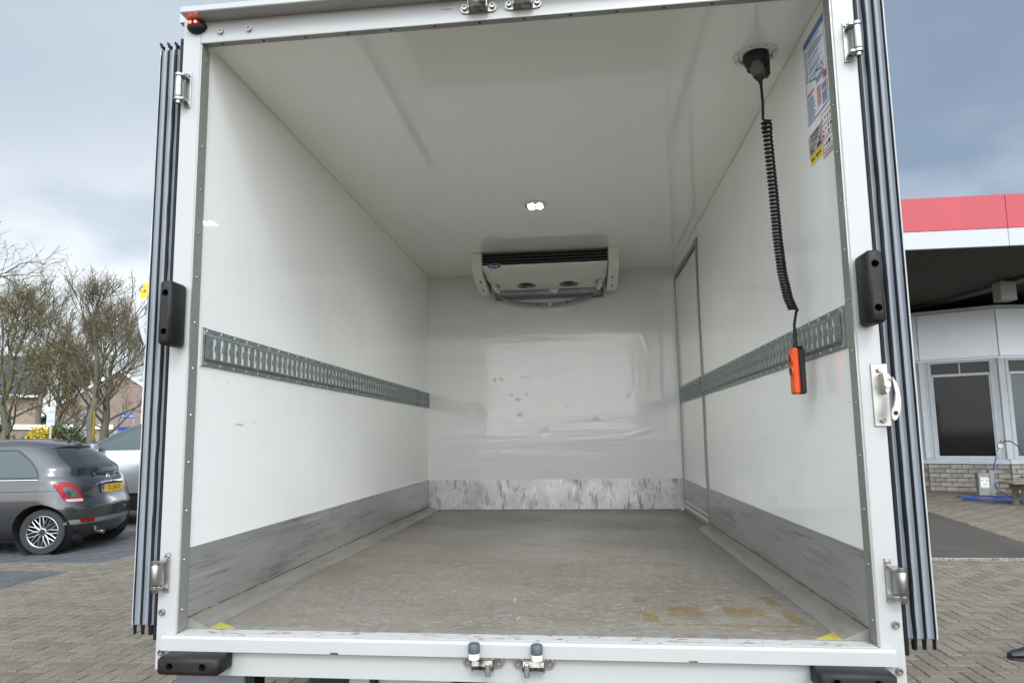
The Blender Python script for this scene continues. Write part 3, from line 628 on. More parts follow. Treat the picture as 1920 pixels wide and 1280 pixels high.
# lashing rails
def rail(y0, y1, s, first, pitch=.0475, zc=.898, parent=truck):
    x = s*1.0245; n = -s
    q = MB(); zb, zt = .834, .962
    def bx(xa, xb, ya, yb, za, zb2, mi=0): q.cur = mi; a, b = sorted((x+n*xa, x+n*xb)); q.box(a, b, ya, yb, za, zb2)
    bx(0, .0085, y0+.002, y1-.002, zb+.0245, zt-.0245, 1)                              # back plate, its near-white colour painting the sky's glint in the slots
    for za, zb2 in ((zb, zb+.016), (zt-.016, zt)): bx(0, .0045, y0, y1, za, zb2)
    for za, zb2, zc_, zd in ((zb+.016, zb+.024, .0045, .012), (zt-.016, zt-.024, .0045, .012)):
        q.cur = 0; q.add([(x+n*.0045, y0, za), (x+n*.0045, y1, za), (x+n*.012, y1, zb2), (x+n*.012, y0, zb2)], [(0, 1, 2, 3)])
    sl_z0, sl_z1 = zc-.036, zc+.036
    bx(.0105, .012, y0, y1, zb+.024, sl_z0); bx(.0105, .012, y0, y1, sl_z1, zt-.024)
    ys = []; yy = first
    while yy < y1-.02: ys.append(yy); yy += pitch
    edges = [y0]
    for yy in ys: edges += [yy-.0095, yy+.0095]
    edges.append(y1)
    for k in range(0, len(edges), 2): bx(.0105, .012, edges[k], edges[k+1], sl_z0, sl_z1)
    for yy in ys:                                                      # curled tongue in each slot
        q.cur = 2; q.prism([(a_, b_) for a_, b_ in [(x+n*.0084, zc-.013), (x+n*.0104, zc-.007), (x+n*.0112, zc+.003), (x+n*.0104, zc+.010), (x+n*.0084, zc+.014)]], 1, yy+.0035, yy+.0085)
    for yy in (y0, y1): bx(0, .012, yy-.0015 if yy == y1 else yy, yy if yy == y1 else yy+.0015, zb+.002, zt-.002)
    o = tp('lashing_rail', q, [zinc, zinc_and_glint, grey_sheet], parent, smooth=False)
    rv = MB(); rv.ball((0, 0, 0), .002, .004, .004, 6, 4); me = rv.mesh('rivet', zinc_and_glint)
    k = y0+.02
    while k < min(y1, y0+1.6):
        for z in (zb+.008, zt-.008): link('rivet', me, o, (x+n*.005, k, z+ZF))
        k += .09
    return o
rail(.03, 2.95, -1, .09); rail(2.952, 3.345, -1, 3.0)
q = MB(); a, b = -1.0245, -1.0225; q.box(-1.0245, -1.0205, .026, .052, .832, .964, .001); tp('rail_end_plate', q, zinc)
q = MB(); q.box(-1.0245, -1.018, .0245, .027, .832, .964); tp('rail_backing', q, white_paint)
rail(.026, 2.272, 1, .092)
q = MB(); q.box(1.0205, 1.0245, .008, .045, .834, .962, .001); tp('rail_end_plate', q, zinc)
# side door at the front of the right wall
q = MB(); q.box(1.028, 1.078, 2.325, 3.285, .02, 1.835, .002); sdoor = tp('side_door', q, white_panel)
rail(2.37, 3.225, 1, 2.4, parent=sdoor) if False else None
x = 1.0235
q = MB()
for a in ((2.285, 2.325, -.005, 1.872), (3.27, 3.3, -.005, 1.872)): q.box(1.0165, 1.0246, a[0], a[1], a[2], a[3], .002)
q.box(1.0165, 1.0246, 2.3252, 3.2698, 1.832, 1.872, .002); q.box(1.0165, 1.0246, 2.3252, 3.2698, -.004, .02, .002)
tp('door_frame', q, jamb_m, sdoor)
q = MB(); q.box(1.0225, 1.0245, 2.3285, 2.331, .021, 1.831); q.box(1.0225, 1.0245, 2.332, 3.269, 1.8255, 1.8315); tp('door_gasket', q, seal_m, sdoor)
q = MB(); q.box(1.019, 1.0276, 2.3325, 3.2685, .021, .24); tp('kick_plate', q, kick_side, sdoor)
q = MB(); q.box(1.015, 1.0185, 2.334, 3.266, .035, .05, .001); q.box(1.015, 1.0185, 2.334, 3.266, .075, .083, .001); tp('door_strip', q, zinc_and_glint, sdoor)
q = MB(); q.box(1.0185, 1.0275, 2.3345, 2.350, .25, 1.825, .001); tp('door_stile', q, zinc, sdoor)
rail(2.37, 3.262, 1, 2.4, parent=sdoor)
q = MB(); q.box(1.0205, 1.0246, 2.274, 2.283, 0, 1.872); tp('door_seam', q, jamb_m, sdoor)
# ceiling light
q = MB(); q.lathe((0, 1.733, Hb), (0, 0, -1), [(.072, 0), (.072, .006), (.069, .009), (.058, .0095), (.056, .004), (0, .004)], 32); cl_ = tp('ceiling_light', q, cream)
q = MB(); q.lathe((0, 1.733, Hb-.0042), (0, 0, -1), [(.0555, 0), (.0555, .0016), (0, .0018)], 32); tp('lens', q, lens_m, cl_)
for dx in (-.024, .024):
    for dy in (-.022, .022):
        q = MB(); q.lathe((dx, 1.733+dy, Hb-.0065), (0, 0, -1), [(.0175, 0), (.0195, .009), (.0205, .009), (.0205, 0)], 20); cup = tp('led_cup', q, cream, cl_)
        q = MB(); q.lathe((dx, 1.733+dy, Hb-.0072), (0, 0, -1), [(.0172, 0), (.012, .0008), (0, .001)], 16); tp('led', q, led_m, cup)
for dx in (-.058, .056):
    q = MB(); q.box(dx-.004, dx+.004, 1.729, 1.745, Hb-.0125, Hb-.0096); tp('clip', q, fan_black, cl_)
# stickers on the right wall near the door
def sticker(y0, y1, z0, z1, mat, border, th=.0008):
    q = MB(); q.box(1.0245-th, 1.0245, y0, y1, z0, z1); o = tp('sticker', q, mat)
    if border:
        q = MB(); w_ = .0035; xa, xb = 1.0245-th-.0004, 1.0245-th
        for a in ((y0, y1, z0, z0+w_), (y0, y1, z1-w_, z1), (y0, y0+w_, z0+w_, z1-w_), (y1-w_, y1, z0+w_, z1-w_)): q.box(xa, xb, *a)
        tp('sticker_border', q, border, o)
    return o
XS = 1.0245-.0014
def lines(o, mat, rects):
    q = MB()
    for (ya, yb, za, zb) in rects: q.box(XS, XS+.0005, ya, yb, za, zb)
    tp('printing', q, mat, o)['kind'] = 'stuff'
st = sticker(.020, .202, 1.612, 1.905, sticker_white, print_blue); tag(st, 'white instruction sticker with blue text and pictograms')
lines(st, print_blue, [(.020, .202, 1.880, 1.905)])
rr = []
z = 1.872
while z > 1.755:
    if rnd.random() < .82: rr.append((.03+rnd.uniform(0, .05), .17, z-.0022, z))
    z -= .0062
for k in range(9): rr.append((.178, .19, 1.866-k*.0125-.008, 1.866-k*.0125))
z = 1.70
while z > 1.618:
    rr += [(.125+rnd.uniform(0, .03), .194, z-.0019, z)]
    if z < 1.69 and rnd.random() < .5: rr += [(.03, .07, z-.003, z)]
    z -= .0056
rr += [(.04, .11, 1.735-k*.006-.003, 1.735-k*.006) for k in range(4)]
lines(st, print_blue, rr)
lines(st, print_red, [(.135, .194, 1.708, 1.716)]+[(.078, .11, 1.70-k*.0075-.004, 1.70-k*.0075) for k in range(9)]+[(.022, .05, 1.722-k*.005-.0035, 1.722-k*.005) for k in range(5)])
for yc, zc_, mm, sz in ((.05, 1.752, print_red, .016), (.034, 1.672, print_red, .014)):
    q = MB()
    for e in (-1, 1): q.add([(XS-.0002, yc-sz, zc_-e*sz), (XS-.0002, yc-sz+.004, zc_-e*sz), (XS-.0002, yc+sz, zc_+e*sz), (XS-.0002, yc+sz-.004, zc_+e*sz)], [(0, 1, 2, 3)])
    tp('cross_mark', q, mm, st, smooth=False)
q = MB()
for k, (ya, za, yb, zb) in enumerate([(.17, 1.752, .125, 1.738), (.125, 1.738, .10, 1.752), (.10, 1.752, .06, 1.742), (.125, 1.738, .10, 1.726)]):
    q.add([(XS-.0001, ya, za), (XS-.0001, ya, za+.006), (XS-.0001, yb, zb+.006), (XS-.0001, yb, zb)], [(0, 1, 2, 3)])
tp('pictogram', q, print_blue, st, smooth=False)
q = MB(); q.add([(XS-.0001, .112, 1.765), (XS-.0001, .104, 1.758), (XS-.0001, .086, 1.778), (XS-.0001, .104, 1.764)], [(0, 1, 2, 3)]); tp('tick_mark', q, print_green, st, smooth=False)
st = sticker(.003, .094, 1.452, 1.597, sticker_white, print_red); tag(st, 'white sticker with a red border and rows of small pictograms')
lines(st, print_red, [(.003, .094, 1.555, 1.558), (.003, .094, 1.508, 1.511), (.003, .094, 1.475, 1.478)])
lines(st, print_black, [(yy+rnd.uniform(-.004, .004), yy+rnd.uniform(.004, .012), zz+rnd.uniform(-.004, .004), zz+rnd.uniform(.005, .012)) for yy in (.015, .035, .055, .075) for zz in (1.57, 1.535, 1.518, 1.488)]+[(.012, .085, 1.460, 1.462), (.012, .085, 1.466, 1.468)])
st = sticker(.098, .214, 1.506, 1.579, plate_grey, None); tag(st, 'silver grey capacity sticker with black print')
lines(st, print_black, [(.115, .19, 1.566, 1.572), (.12, .155, 1.556, 1.560), (.165, .20, 1.556, 1.559), (.135, .18, 1.546, 1.551), (.104, .14, 1.512, 1.524), (.15, .208, 1.535, 1.5365), (.15, .208, 1.528, 1.5295), (.17, .20, 1.514, 1.522), (.11, .12, 1.53, 1.54)])
st = sticker(.101, .207, 1.474, 1.504, yellow, None); tag(st, 'yellow load limit sticker with black lettering')
text('lettering', 'MAX. 750 KG', .0155, frame((XS, .154, 1.489+ZF), (0, -1, 0), (0, 0, 1)), print_black, st)
# chassis and running gear under the box
q = MB(); q.box(-1.06, -.832, .02, .09, -.40, -.122, .004); tp('tail_bracket', q, bracket_m)
q = MB(); q.box(.832, 1.06, .02, .09, -.40, -.122, .004); tp('tail_bracket', q, bracket_m)
q = MB(); q.box(-.828, -.80, .02, .09, -.45, -.122); q.box(-.597, -.50, .03, .2, -.35, -.122); q.box(-.43, -.418, .02, .06, -.3, -.122); q.box(-.175, -.08, .02, .05, -.17, -.122); tp('tail_frame', q, fan_black)
q = MB(); q.box(-.497, -.432, .02, .08, -.34, -.124, .003); q.box(-.415, .83, .052, .09, -.30, -.135, .004); tp('underrun_bar', q, white_paint)
for sx in (-.42, .42):
    q = MB(); q.box(sx-.035, sx+.035, .2, 4.6, -.30, -.10); tp('chassis_rail', q, fan_black)
for yy in (1.15, 4.4):
    q = MB(); q.cyl((-.85, yy, -.48), (.85, yy, -.48), .06, n=12); tp('axle', q, fan_black)
    for sx in (-.86, .86):
        q = MB(); q.lathe((sx-.11, yy, -.48), (1, 0, 0), [(.19, 0), (.30, 0), (.335, .03), (.34, .06), (.34, .16), (.335, .19), (.30, .22), (.19, .22)], 28); wh = tp('wheel', q, tyre_m)
        q = MB(); q.lathe((sx-.10, yy, -.48), (1, 0, 0), [(0, .03), (.19, .03), (.19, .17), (0, .17)], 20); tp('rim', q, bracket_m, wh)
q = MB(); q.prism([(3.55, -.45), (5.2, -.45), (5.25, .1), (4.9, .25), (4.45, 1.05), (3.55, 1.1)], 0, -1.0, 1.0); tp('cab', q, white_paint)
# ------------------------------------------------------------------ cooling unit under the ceiling
unit = thing('cooling_unit', (0, 3.0, ZF+1.73), 'cream ceiling cooling unit with two fan openings at the end wall', 'cooling unit')
def up_(name, mb, mats, parent=unit, **k): return obj(name, mb.up(), mats, parent, **k)
for s in (-1, 1):
    a, b = sorted((s*.466, s*.541)); prof = [(2.686, 1.949), (2.686, 1.86)]
    for k in range(7):
        t = k/6; prof.append((2.686+.05*t+.02*t*t, 1.86-.075*t))
    prof += [(3.02, 1.737), (3.10, 1.729), (3.17, 1.733), (3.21, 1.755), (3.22, 1.949)]
    q = MB(); q.prism(prof, 0, a, b); cap = up_('end_cap', q, cream)
    q = MB(); a2, b2 = sorted((s*.4615, s*.4655)); q.prism([(2.70, 1.945), (2.70, 1.862), (2.76, 1.80), (3.16, 1.745), (3.19, 1.945)], 0, a2, b2); up_('cap_seam', q, seam_grey, cap)
    for yy, zz in ((2.835, 1.7655), (2.86, 1.762), (3.0, 1.739), (3.02, 1.7365)):
        q = MB(); q.cyl((s*.50, yy, zz+.004), (s*.50, yy-.0007, zz-.004), .0045, n=8); up_('screw', q, fan_black, cap)
# bottom tray with the two fan holes
def tray_z(y): return 1.826-(y-2.70)*.1075
holes = [(-.165, 3.095), (.168, 3.095)]; HR = .078
q = MB(); x0, x1 = -.459, .459
q.prism([(2.696, 1.852), (2.692, 1.848), (2.692, 1.836), (2.700, 1.827), (2.76, 1.8195), (2.76, 1.8275), (2.705, 1.834), (2.700, 1.852)], 0, x0, x1)
ya, yb = 2.76, 3.20
nx, ny = 46, 22; vs = []; idx = {}
for j in range(ny+1):
    for i in range(nx+1):
        yy = ya+(yb-ya)*j/ny; wx = .459-.04*max(0, (yy-2.95)/.25); xx = -wx+2*wx*i/nx; vs.append([xx, yy])
for (hx, hy) in holes:
    for v_ in vs:
        d = math.hypot(v_[0]-hx, v_[1]-hy)
        if d < HR*1.14 and d > 1e-6 and d > HR*.72:
            v_[0] = hx+(v_[0]-hx)*HR/d; v_[1] = hy+(v_[1]-hy)*HR/d
fs = []
for j in range(ny):
    for i in range(nx):
        c = [j*(nx+1)+i, j*(nx+1)+i+1, (j+1)*(nx+1)+i+1, (j+1)*(nx+1)+i]
        mx_ = sum(vs[k][0] for k in c)/4; my_ = sum(vs[k][1] for k in c)/4
        if any(math.hypot(mx_-hx, my_-hy) < HR*.985 for hx, hy in holes): continue
        fs.append(tuple(c))
q.add([(v_[0], v_[1], tray_z(v_[1])) for v_ in vs], fs)
q.box(-.41, .41, 3.1995, 3.203, 1.772, 1.79); up_('tray', q, cream, sharp=50)
for hx, hy in holes:
    q = MB(); ax = Vector((0, .1075, -1)).normalized(); ax = Vector((0, -.107, -.994))
    q.lathe((hx, hy, tray_z(hy)-.001), ax, [(HR+.028, 0), (HR+.022, .004), (HR+.004, .006), (HR-.003, .003), (HR-.004, -.03)], 32); ring = up_('fan_ring', q, cream)
    q = MB(); q.lathe((hx, hy, tray_z(hy)), ax, [(HR, -.05), (0, -.05)], 24); up_('fan_backing', q, black, ring)
    q = MB()
    for k in range(5):
        a = k*2*math.pi/5; c, s_ = math.cos(a), math.sin(a); c2, s2 = math.cos(a+.75), math.sin(a+.75)
        q.add([(hx+.02*c, hy+.02*s_, tray_z(hy)+.035), (hx+.07*c, hy+.07*s_, tray_z(hy)+.042), (hx+.07*c2, hy+.07*s2, tray_z(hy)+.026), (hx+.02*c2, hy+.02*s2, tray_z(hy)+.028)], [(0, 1, 2, 3)])
    q.cyl((hx, hy, tray_z(hy)+.045), (hx, hy, tray_z(hy)+.018), .024, n=14); up_('fan', q, fan_black, ring)
    q = MB()
    for rr_ in (.03, .046, .062, .076): q.tube([(hx+rr_*math.cos(a), hy+rr_*math.sin(a), tray_z(hy+rr_*math.sin(a))+.004) for a in [2*math.pi*i/24 for i in range(25)]], .0013, 4, False)
    for k in range(4):
        a = k*math.pi/2+.6; q.tube([(hx, hy, tray_z(hy)+.004), (hx+.079*math.cos(a), hy+.079*math.sin(a), tray_z(hy+.079*math.sin(a))+.003)], .0016, 4)
    up_('fan_guard', q, black, ring)
q = MB(); q.box(-.462, .462, 2.735, 3.22, 1.853, 1.9485); up_('coil_housing', q, black)
for k in range(4):
    q = MB(); z = 1.866+.0225*k; q.prism([(2.699, z-.001), (2.701, z+.005), (2.722, z+.013), (2.722, z+.009)], 0, -.459, .459); up_('louvre_slat', q, slat_m if k != 9 else cream)
for s in (-1, 1):
    q = MB(); q.box(s*.385-.004, s*.385+.004, 3.02, 3.12, tray_z(3.07)-.009, tray_z(3.07)-.002); up_('tray_slot', q, grey_sheet)
    q = MB(); q.tube([(s*.425, 3.02, 1.789), (s*.412, 3.12, 1.776), (s*.402, 3.20, 1.768)], [.02, .024, .022], 10); up_('drain_spout', q, cream)
q = MB(); q.prism([(.252, 3.05), (.268, 3.05), (.26, 3.066)], 2, tray_z(3.06)-.0035, tray_z(3.06)-.002); up_('warning_sticker', q, yellow)
q = MB(); q.box(-.43, .43, 3.225, 3.351, 1.735, 1.80, .002); up_('air_outlet', q, grey_sheet)
q = MB(); q.box(-.45, .45, 3.352, 3.3565, 1.722, 1.812); up_('wall_plate', q, grey_sheet)
q = MB(); q.lathe((.05, 3.222, 1.782), (0, -1, -.3), [(0, .004), (.022, .004), (.022, .009), (.037, .009), (.037, 0)], 20); up_('outlet_ring', q, cream)
q = MB(); pts = [(-.405, 3.21, 1.765), (-.40, 3.25, 1.735), (-.33, 3.27, 1.70), (-.2, 3.28, 1.676), (-.05, 3.285, 1.667), (.06, 3.285, 1.663), (.14, 3.285, 1.672), (.26, 3.28, 1.695), (.35, 3.27, 1.722), (.40, 3.24, 1.748), (.405, 3.21, 1.765)]
q.tube(pts, .0115, 10); hs_ = up_('drain_hose', q, hose_grey)
for (xx, zz) in ((-.27, 1.688), (-.085, 1.668), (.15, 1.674), (.275, 1.699)):
    q = MB(); q.cyl((xx-.004, 3.283, zz), (xx+.004, 3.283, zz+.0005), .0145, n=12); up_('hose_clip', q, fan_black, hs_)
q = MB(); q.cyl((-.006, 3.285, 1.664), (.022, 3.285, 1.6635), .013, n=12); up_('hose_joiner', q, cream, hs_)
# oval maker's badge
q = MB(); pts = [(-.372+.052*math.cos(2*math.pi*i/28), 1.842+.0185*math.sin(2*math.pi*i/28)) for i in range(28)]; q.prism(pts, 1, 2.6905, 2.6918); bd = up_('badge', q, white_flat)
q = MB(); pts = [(-.372+.0495*math.cos(2*math.pi*i/28), 1.842+.0165*math.sin(2*math.pi*i/28)) for i in range(28)]; q.prism(pts, 1, 2.6895, 2.6904); up_('badge_face', q, logo_blue, bd)
sh = Matrix(((1, .25, 0, 0), (0, 1, 0, 0), (0, 0, 1, 0), (0, 0, 0, 1)))
text('lettering', 'Carrier', .0225, frame((-.372, 2.6892, 1.842+ZF), (1, 0, 0), (0, 0, 1)) @ sh, white_flat, bd, sx=1.05)
# ------------------------------------------------------------------ hanging remote control with coiled cable
rem = thing('remote_control', (.966, .30, ZF+.72), 'orange and black remote control hanging on a coiled black cable by the right wall', 'remote control')
def rp(name, mb, mats, parent=rem, **k): return obj(name, mb.up(), mats, parent, **k)
q = MB(); q.lathe((.895, .312, Hb), (0, 0, -1), [(.079, 0), (.078, .004), (.060, .007), (.056, .003), (.054, -.012), (.03, -.012)], 40); sock = rp('ceiling_socket', q, cream)
for k in range(8):
    a = k*math.pi/4+.3; q = MB(); q.ball((.895+.069*math.cos(a), .312+.069*math.sin(a), Hb-.0062), .0036, .0036, .0028, 8, 4); rp('screw', q, stainless, sock)
q = MB(); q.lathe((.898, .316, Hb-.001), (0, 0, -1), [(0, 0), (.046, 0), (.047, .018), (.036, .038), (.034, .052), (0, .052)], 20); q.box(.916, .942, .30, .334, Hb-.085, Hb-.012, .005); rp('socket_body', q, fan_black, sock)
for xx, yy in ((.868, .296), (.902, .282)):
    q = MB(); q.ball((xx, yy, Hb-.025), .005, .005, .005, 8, 5); rp('screw', q, stainless, sock)
q = MB(); q.lathe((.893, .303, Hb-.04), (.15, -.08, -1), [(0, 0), (.023, 0), (.024, .02), (.0205, .05), (0, .052)], 18); plug = rp('plug', q, grey_plug)
q = MB(); q.lathe((.901, .299, Hb-.088), (.12, 0, -1), [(0, 0), (.016, 0), (.0145, .014), (.008, .022), (.006, .034), (0, .034)], 14); rp('cable_gland', q, fan_black, plug)
cp_ = [(.9045, .30, 1.832), (.906, .30, 1.806), (.907, .30, 1.76), (.9055, .30, 1.715), (.904, .30, 1.700), (.908, .296, 1.690)]
ax_ = [(.915, 1.69), (.920, 1.545), (.925, 1.408), (.928, 1.272), (.936, 1.138), (.951, 1.044), (.966, 1.004)]
turns = 54; hel = []
for i in range(turns*12+1):
    t = i/(turns*12); te = t**.88 if t < 1 else 1; f = te*(len(ax_)-1); k = min(int(f), len(ax_)-2); w_ = f-k
    # even arc-length placing
    z = 1.69+(1.004-1.69)*(1.28*t-.28*t*t) if True else 0
    for k in range(len(ax_)-1):
        if ax_[k][1] >= z >= ax_[k+1][1]: break
    w_ = (ax_[k][1]-z)/(ax_[k][1]-ax_[k+1][1]); xx = ax_[k][0]+(ax_[k+1][0]-ax_[k][0])*w_
    an = 2*math.pi*turns*t; rr_ = .0128 if t > .05 else .015
    hel.append((xx+rr_*math.cos(an), .30+rr_*math.sin(an), z))
end = [(.9745, .30, .996), (.970, .30, .975), (.966, .30, .955), (.9655, .30, .935), (.9655, .30, .92)]
q = MB(); q.tube(cp_+hel+end, .0047, 6); rp('coiled_cable', q, seal_m)
rx, rz = .9655, .868
q = MB(); pr = [(0, 0), (.0075, 0)]
for k in range(6):
    h = .004+k*.0075; pr += [(.0085, h), (.0085, h+.0035), (.0055, h+.0045), (.0055, h+.0072)]
pr += [(.0075, .05), (.0075, .054), (.0045, .055)]
q.lathe((rx, .30, rz+.004), (0, 0, 1), pr, 14); rp('strain_relief', q, fan_black)
q = MB(); q.box(-.016, .003, -.027, .027, -.082, .075, .006); q.xf(Matrix.Translation((rx-.002, .30, rz-.072))); ob = rp('handset', q, orange)
q = MB(); q.box(.0033, .0225, -.0265, .0265, -.082, .073, .005); q.box(.008, .019, -.024, .024, .074, .081, .002); q.xf(Matrix.Translation((rx-.002, .30, rz-.072))); rp('handset_back', q, fan_black)
for dz in (.037, -.004):
    q = MB(); q.lathe((rx-.018, .30, rz-.072+dz), (-1, 0, 0), [(.019, -.002), (.0185, .003), (.015, .0045), (.0145, .001), (0, .001)], 20); rb = rp('button_collar', q, orange, ob)
    q = MB(); q.lathe((rx-.0175, .30, rz-.072+dz), (-1, 0, 0), [(.014, 0), (.0135, .003), (.010, .0045), (0, .005)], 18); rp('button', q, fan_black, ob)
# ------------------------------------------------------------------ service building on the right
bld = thing('service_building', (10.2, 15.6, 0), 'grey clad service building with dark windows over a low brick plinth', 'building')
V3 = lambda p, z: (p[0], p[1], z)
P0, P1, P2, P3 = Vector((7.33, 15.95)), Vector((8.53, 14.94)), Vector((9.92, 14.23)), Vector((15.9, 14.88))
bricks_me = None
def wall_frame(A, B):
    d = (B-A); L_ = d.length; d.normalize(); n = Vector((d.y, -d.x))       # n points to the yard
    mm = Matrix(((d.x, n.x, 0, A.x), (d.y, n.y, 0, A.y), (0, 0, 1, 0), (0, 0, 0, 1))); return L_, mm
def bobj(name, mb, mats, mm, parent=bld, **k): return obj(name, mb.xf(mm), mats, parent, **k)
bm_ = MB(); bm_.box(-.1065, .1065, -.05, .012, 0, .092, .004); brick_me = bm_.mesh('brick', brick_m)
hm_ = MB(); hm_.box(-.050, .050, -.05, .012, 0, .092, .004); half_me = hm_.mesh('brick', brick_m)
def plinth(A, B, count_len):
    L_, mm = wall_frame(A, B)
    q = MB(); q.box(0, L_, -.12, .004, 0, .645); bobj('plinth_wall', q, mortar_m, mm)
    rot = mm.to_euler().z
    for r in range(6):
        x = .11 if r % 2 == 0 else 0
        if x:
            o = link('brick', half_me, bld); w = mm @ Vector((.052, rnd.uniform(-.001, .003), .012+r*.105)); o.location = w-bld.location; o.rotation_euler.z = rot
        while x+.21 < min(L_, count_len):
            o = link('brick', brick_me, bld); w = mm @ Vector((x+.109, rnd.uniform(-.001, .003), .012+r*.105)); o.location = w-bld.location; o.rotation_euler.z = rot; x += .2225
def facade(A, B, wins):
    L_, mm = wall_frame(A, B)
    q = MB(); q.box(-.01, L_+.01, -.06, .07, .648, .70, .006); q.box(0, L_, -.06, .035, .702, .76, .004); bobj('window_sill', q, frame_m, mm)
    q = MB(); q.box(.004, L_-.004, -.2, -.03, 3.12, 4.24); q.box(.0, L_, -.2, -.01, 3.085, 3.118); bobj('wall', q, panel_g, mm)
    xs = [0.0]+[k*1.56 for k in range(1, int(L_/1.56)+1) if L_-k*1.56 > .1]+[L_]
    for a, b in zip(xs[:-1], xs[1:]):
        q = MB(); q.box(a+.006, b-.006, -.0295, .03, 3.13, 4.23, .003); bobj('cladding_panel', q, panel_g, mm)
    q = MB(); q.box(-.02, L_+.02, -.2, .05, 4.242, 4.32, .006); bobj('roof_edge', q, frame_m, mm)
    edges_ = [0]+[v for w4 in wins for v in (w4[0]-.075, w4[1]+.075)]+[L_]
    for a, b in zip(edges_[::2], edges_[1::2]):
        if b-a > .012: q = MB(); q.box(a+.001, b-.001, -.05, .008, .763, 3.08, .003); bobj('mullion_panel', q, frame_m, mm)
    for (a, b, gm, ln) in wins:
        q = MB()
        q.box(a-.075, a, -.05, .02, .762, 3.08, .006); q.box(b, b+.075, -.05, .02, .762, 3.08, .006)
        q.box(a+.001, b-.001, -.05, .015, .762, .83, .005); q.box(a+.001, b-.001, -.05, .03, 2.70, 2.765, .005); q.box(a+.001, b-.001, -.05, .012, 3.02, 3.08, .005)
        q.box(a+.001, a+.03, -.04, .004, .832, 2.698); q.box(b-.03, b-.001, -.04, .004, .832, 2.698)
        w_ = bobj('window', q, frame_m, mm)
        q = MB(); q.box(a+.0305, b-.0305, -.042, -.03, .831, 2.699); bobj('pane', q, gm, mm, w_)
        q = MB(); q.box(a+.004, b-.004, -.042, -.03, 2.766, 3.019); bobj('pane', q, glass_d, mm, w_)
        if ln:
            q = MB(); q.box((a+b)/2-.012, (a+b)/2+.012, -.029, .0, 2.767, 3.018); bobj('mullion', q, frame_m, mm, w_)
for A, B, n in ((P0, P1, 9), (P1, P2, 9), (P2, P3, 1.9)): plinth(A, B, n)
facade(P0, P1, [(.20, 1.36, glass_d, True)])
facade(P1, P2, [(.215, 1.36, glass_d, True)])
facade(P2, P3, [(.19, 1.4, glass_t, False), (1.62, 2.9, glass_t, False), (3.1, 4.3, glass_t, False), (4.5, 5.8, glass_t, False)])
q = MB(); q.prism([(P0.x, P0.y), (P1.x, P1.y-.02), (P2.x, P2.y-.02), (P3.x, P3.y), (16, 19), (7.3, 19)], 2, 4.2, 4.235); obj('roof', q, panel_g, bld)
q = MB()
for a, b in ((P0, P1), (P1, P2), (P2, P3)):
    L_, mm = wall_frame(a, b); s0 = len(q.v); q.box(.05, L_-.05, -.5, -.46, .7, 3.1); q.xf(mm, s0)
obj('dark_interior', q, dark_m, bld)
for A, f in ((P1, 0), (P2, 0)):
    q = MB(); q.box(A.x-.055, A.x+.055, A.y-.04, A.y+.09, .764, 3.08, .006); obj('corner_post', q, frame_m, bld)
# canopy
can = thing('forecourt_canopy', (9, 12.5, 0), 'flat forecourt canopy with a red and white fascia and ribbed dark soffit', 'canopy')
zc = 4.52; X0, X1, YF = 3.6, 16.5, 9.75
for k, (a, b) in enumerate(((X0, 5.58), (5.586, 7.555), (7.561, 9.53), (9.536, 11.5), (11.506, 13.5), (13.506, X1))):
    q = MB(); q.box(a, b, YF-.06, YF, zc, zc+.305, .003); obj('white_fascia_panel', q, white_f, can)
    q = MB(); q.box(a, b, YF-.065, YF, zc+.308, zc+.90, .003); obj('red_fascia_panel', q, red_f, can)
q = MB(); q.box(X0+.02, X1-.02, YF+.004, 18.4, zc+.1, zc+.86); obj('canopy_roof', q, white_f, can)
q = MB(); y = YF+.01
n_ = 0
poly = []
while y < 15.4:
    for (dy, dz) in ((0, .035), (.05, .035), (.06, .07), (.115, .07)): poly.append((y+dy, zc+dz))
    y += .125
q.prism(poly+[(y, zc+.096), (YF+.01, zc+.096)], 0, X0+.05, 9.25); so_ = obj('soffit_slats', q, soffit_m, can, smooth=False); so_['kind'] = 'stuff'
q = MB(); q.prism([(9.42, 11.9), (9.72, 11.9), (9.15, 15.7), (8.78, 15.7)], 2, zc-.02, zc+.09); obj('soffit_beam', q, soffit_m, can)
q = MB(); q.box(9.3, X1-.05, YF+.01, 18, zc+.08, zc+.097); obj('void_shade_soffit', q, dark_m, can)  # black sheet painting the shade of the deep gap beyond the beam
q = MB(); q.box(7.0, X1, 16.4, 16.5, 4.25, zc+.1); obj('void_shade_wall', q, dark_m, can)  # added black sheet, puts the void's shade above the building into colour
q = MB(); q.box(9.02, 9.33, 12.45, 12.72, 4.1, 4.495, .004); q.cyl((9.17, 12.58, 4.49), (9.17, 12.58, zc+.09), .05); obj('canopy_lamp_box', q, box_grey, can)
# meter post
mp_ = thing('meter_post', (8.98, 13.55, 0), 'small grey service box with a white label standing against the plinth', 'service box', rz=-.25)
def lp(name, mb, mats, parent=mp_, **k): return obj(name, mb, mats, parent, local=True, **k)
q = MB(); q.box(-.15, .06, -.1, .1, 0, .50, .008); q.box(.062, .15, -.09, .1, 0, .56, .008); lp('box_body', q, post_green)
q = MB(); q.box(-.125, .045, -.112, -.101, .17, .42, .004); dr = lp('box_door', q, steel_post)
q = MB(); q.box(-.105, .03, -.1145, -.1125, .21, .38); lb = lp('label_plate', q, trim_w, dr)
for sx, ch in ((-.072, 'K'), (.0, 'B')): text('lettering', ch, .085, frame((sx, -.1152, .335), (1, 0, 0), (0, 0, 1)), print_black, dr, local=True)
q = MB()
for k in range(3): q.box(-.09, .015, -.1152, -.1147, .235+k*.02, .243+k*.02)
lp('printing', q, print_black, dr)['kind'] = 'stuff'
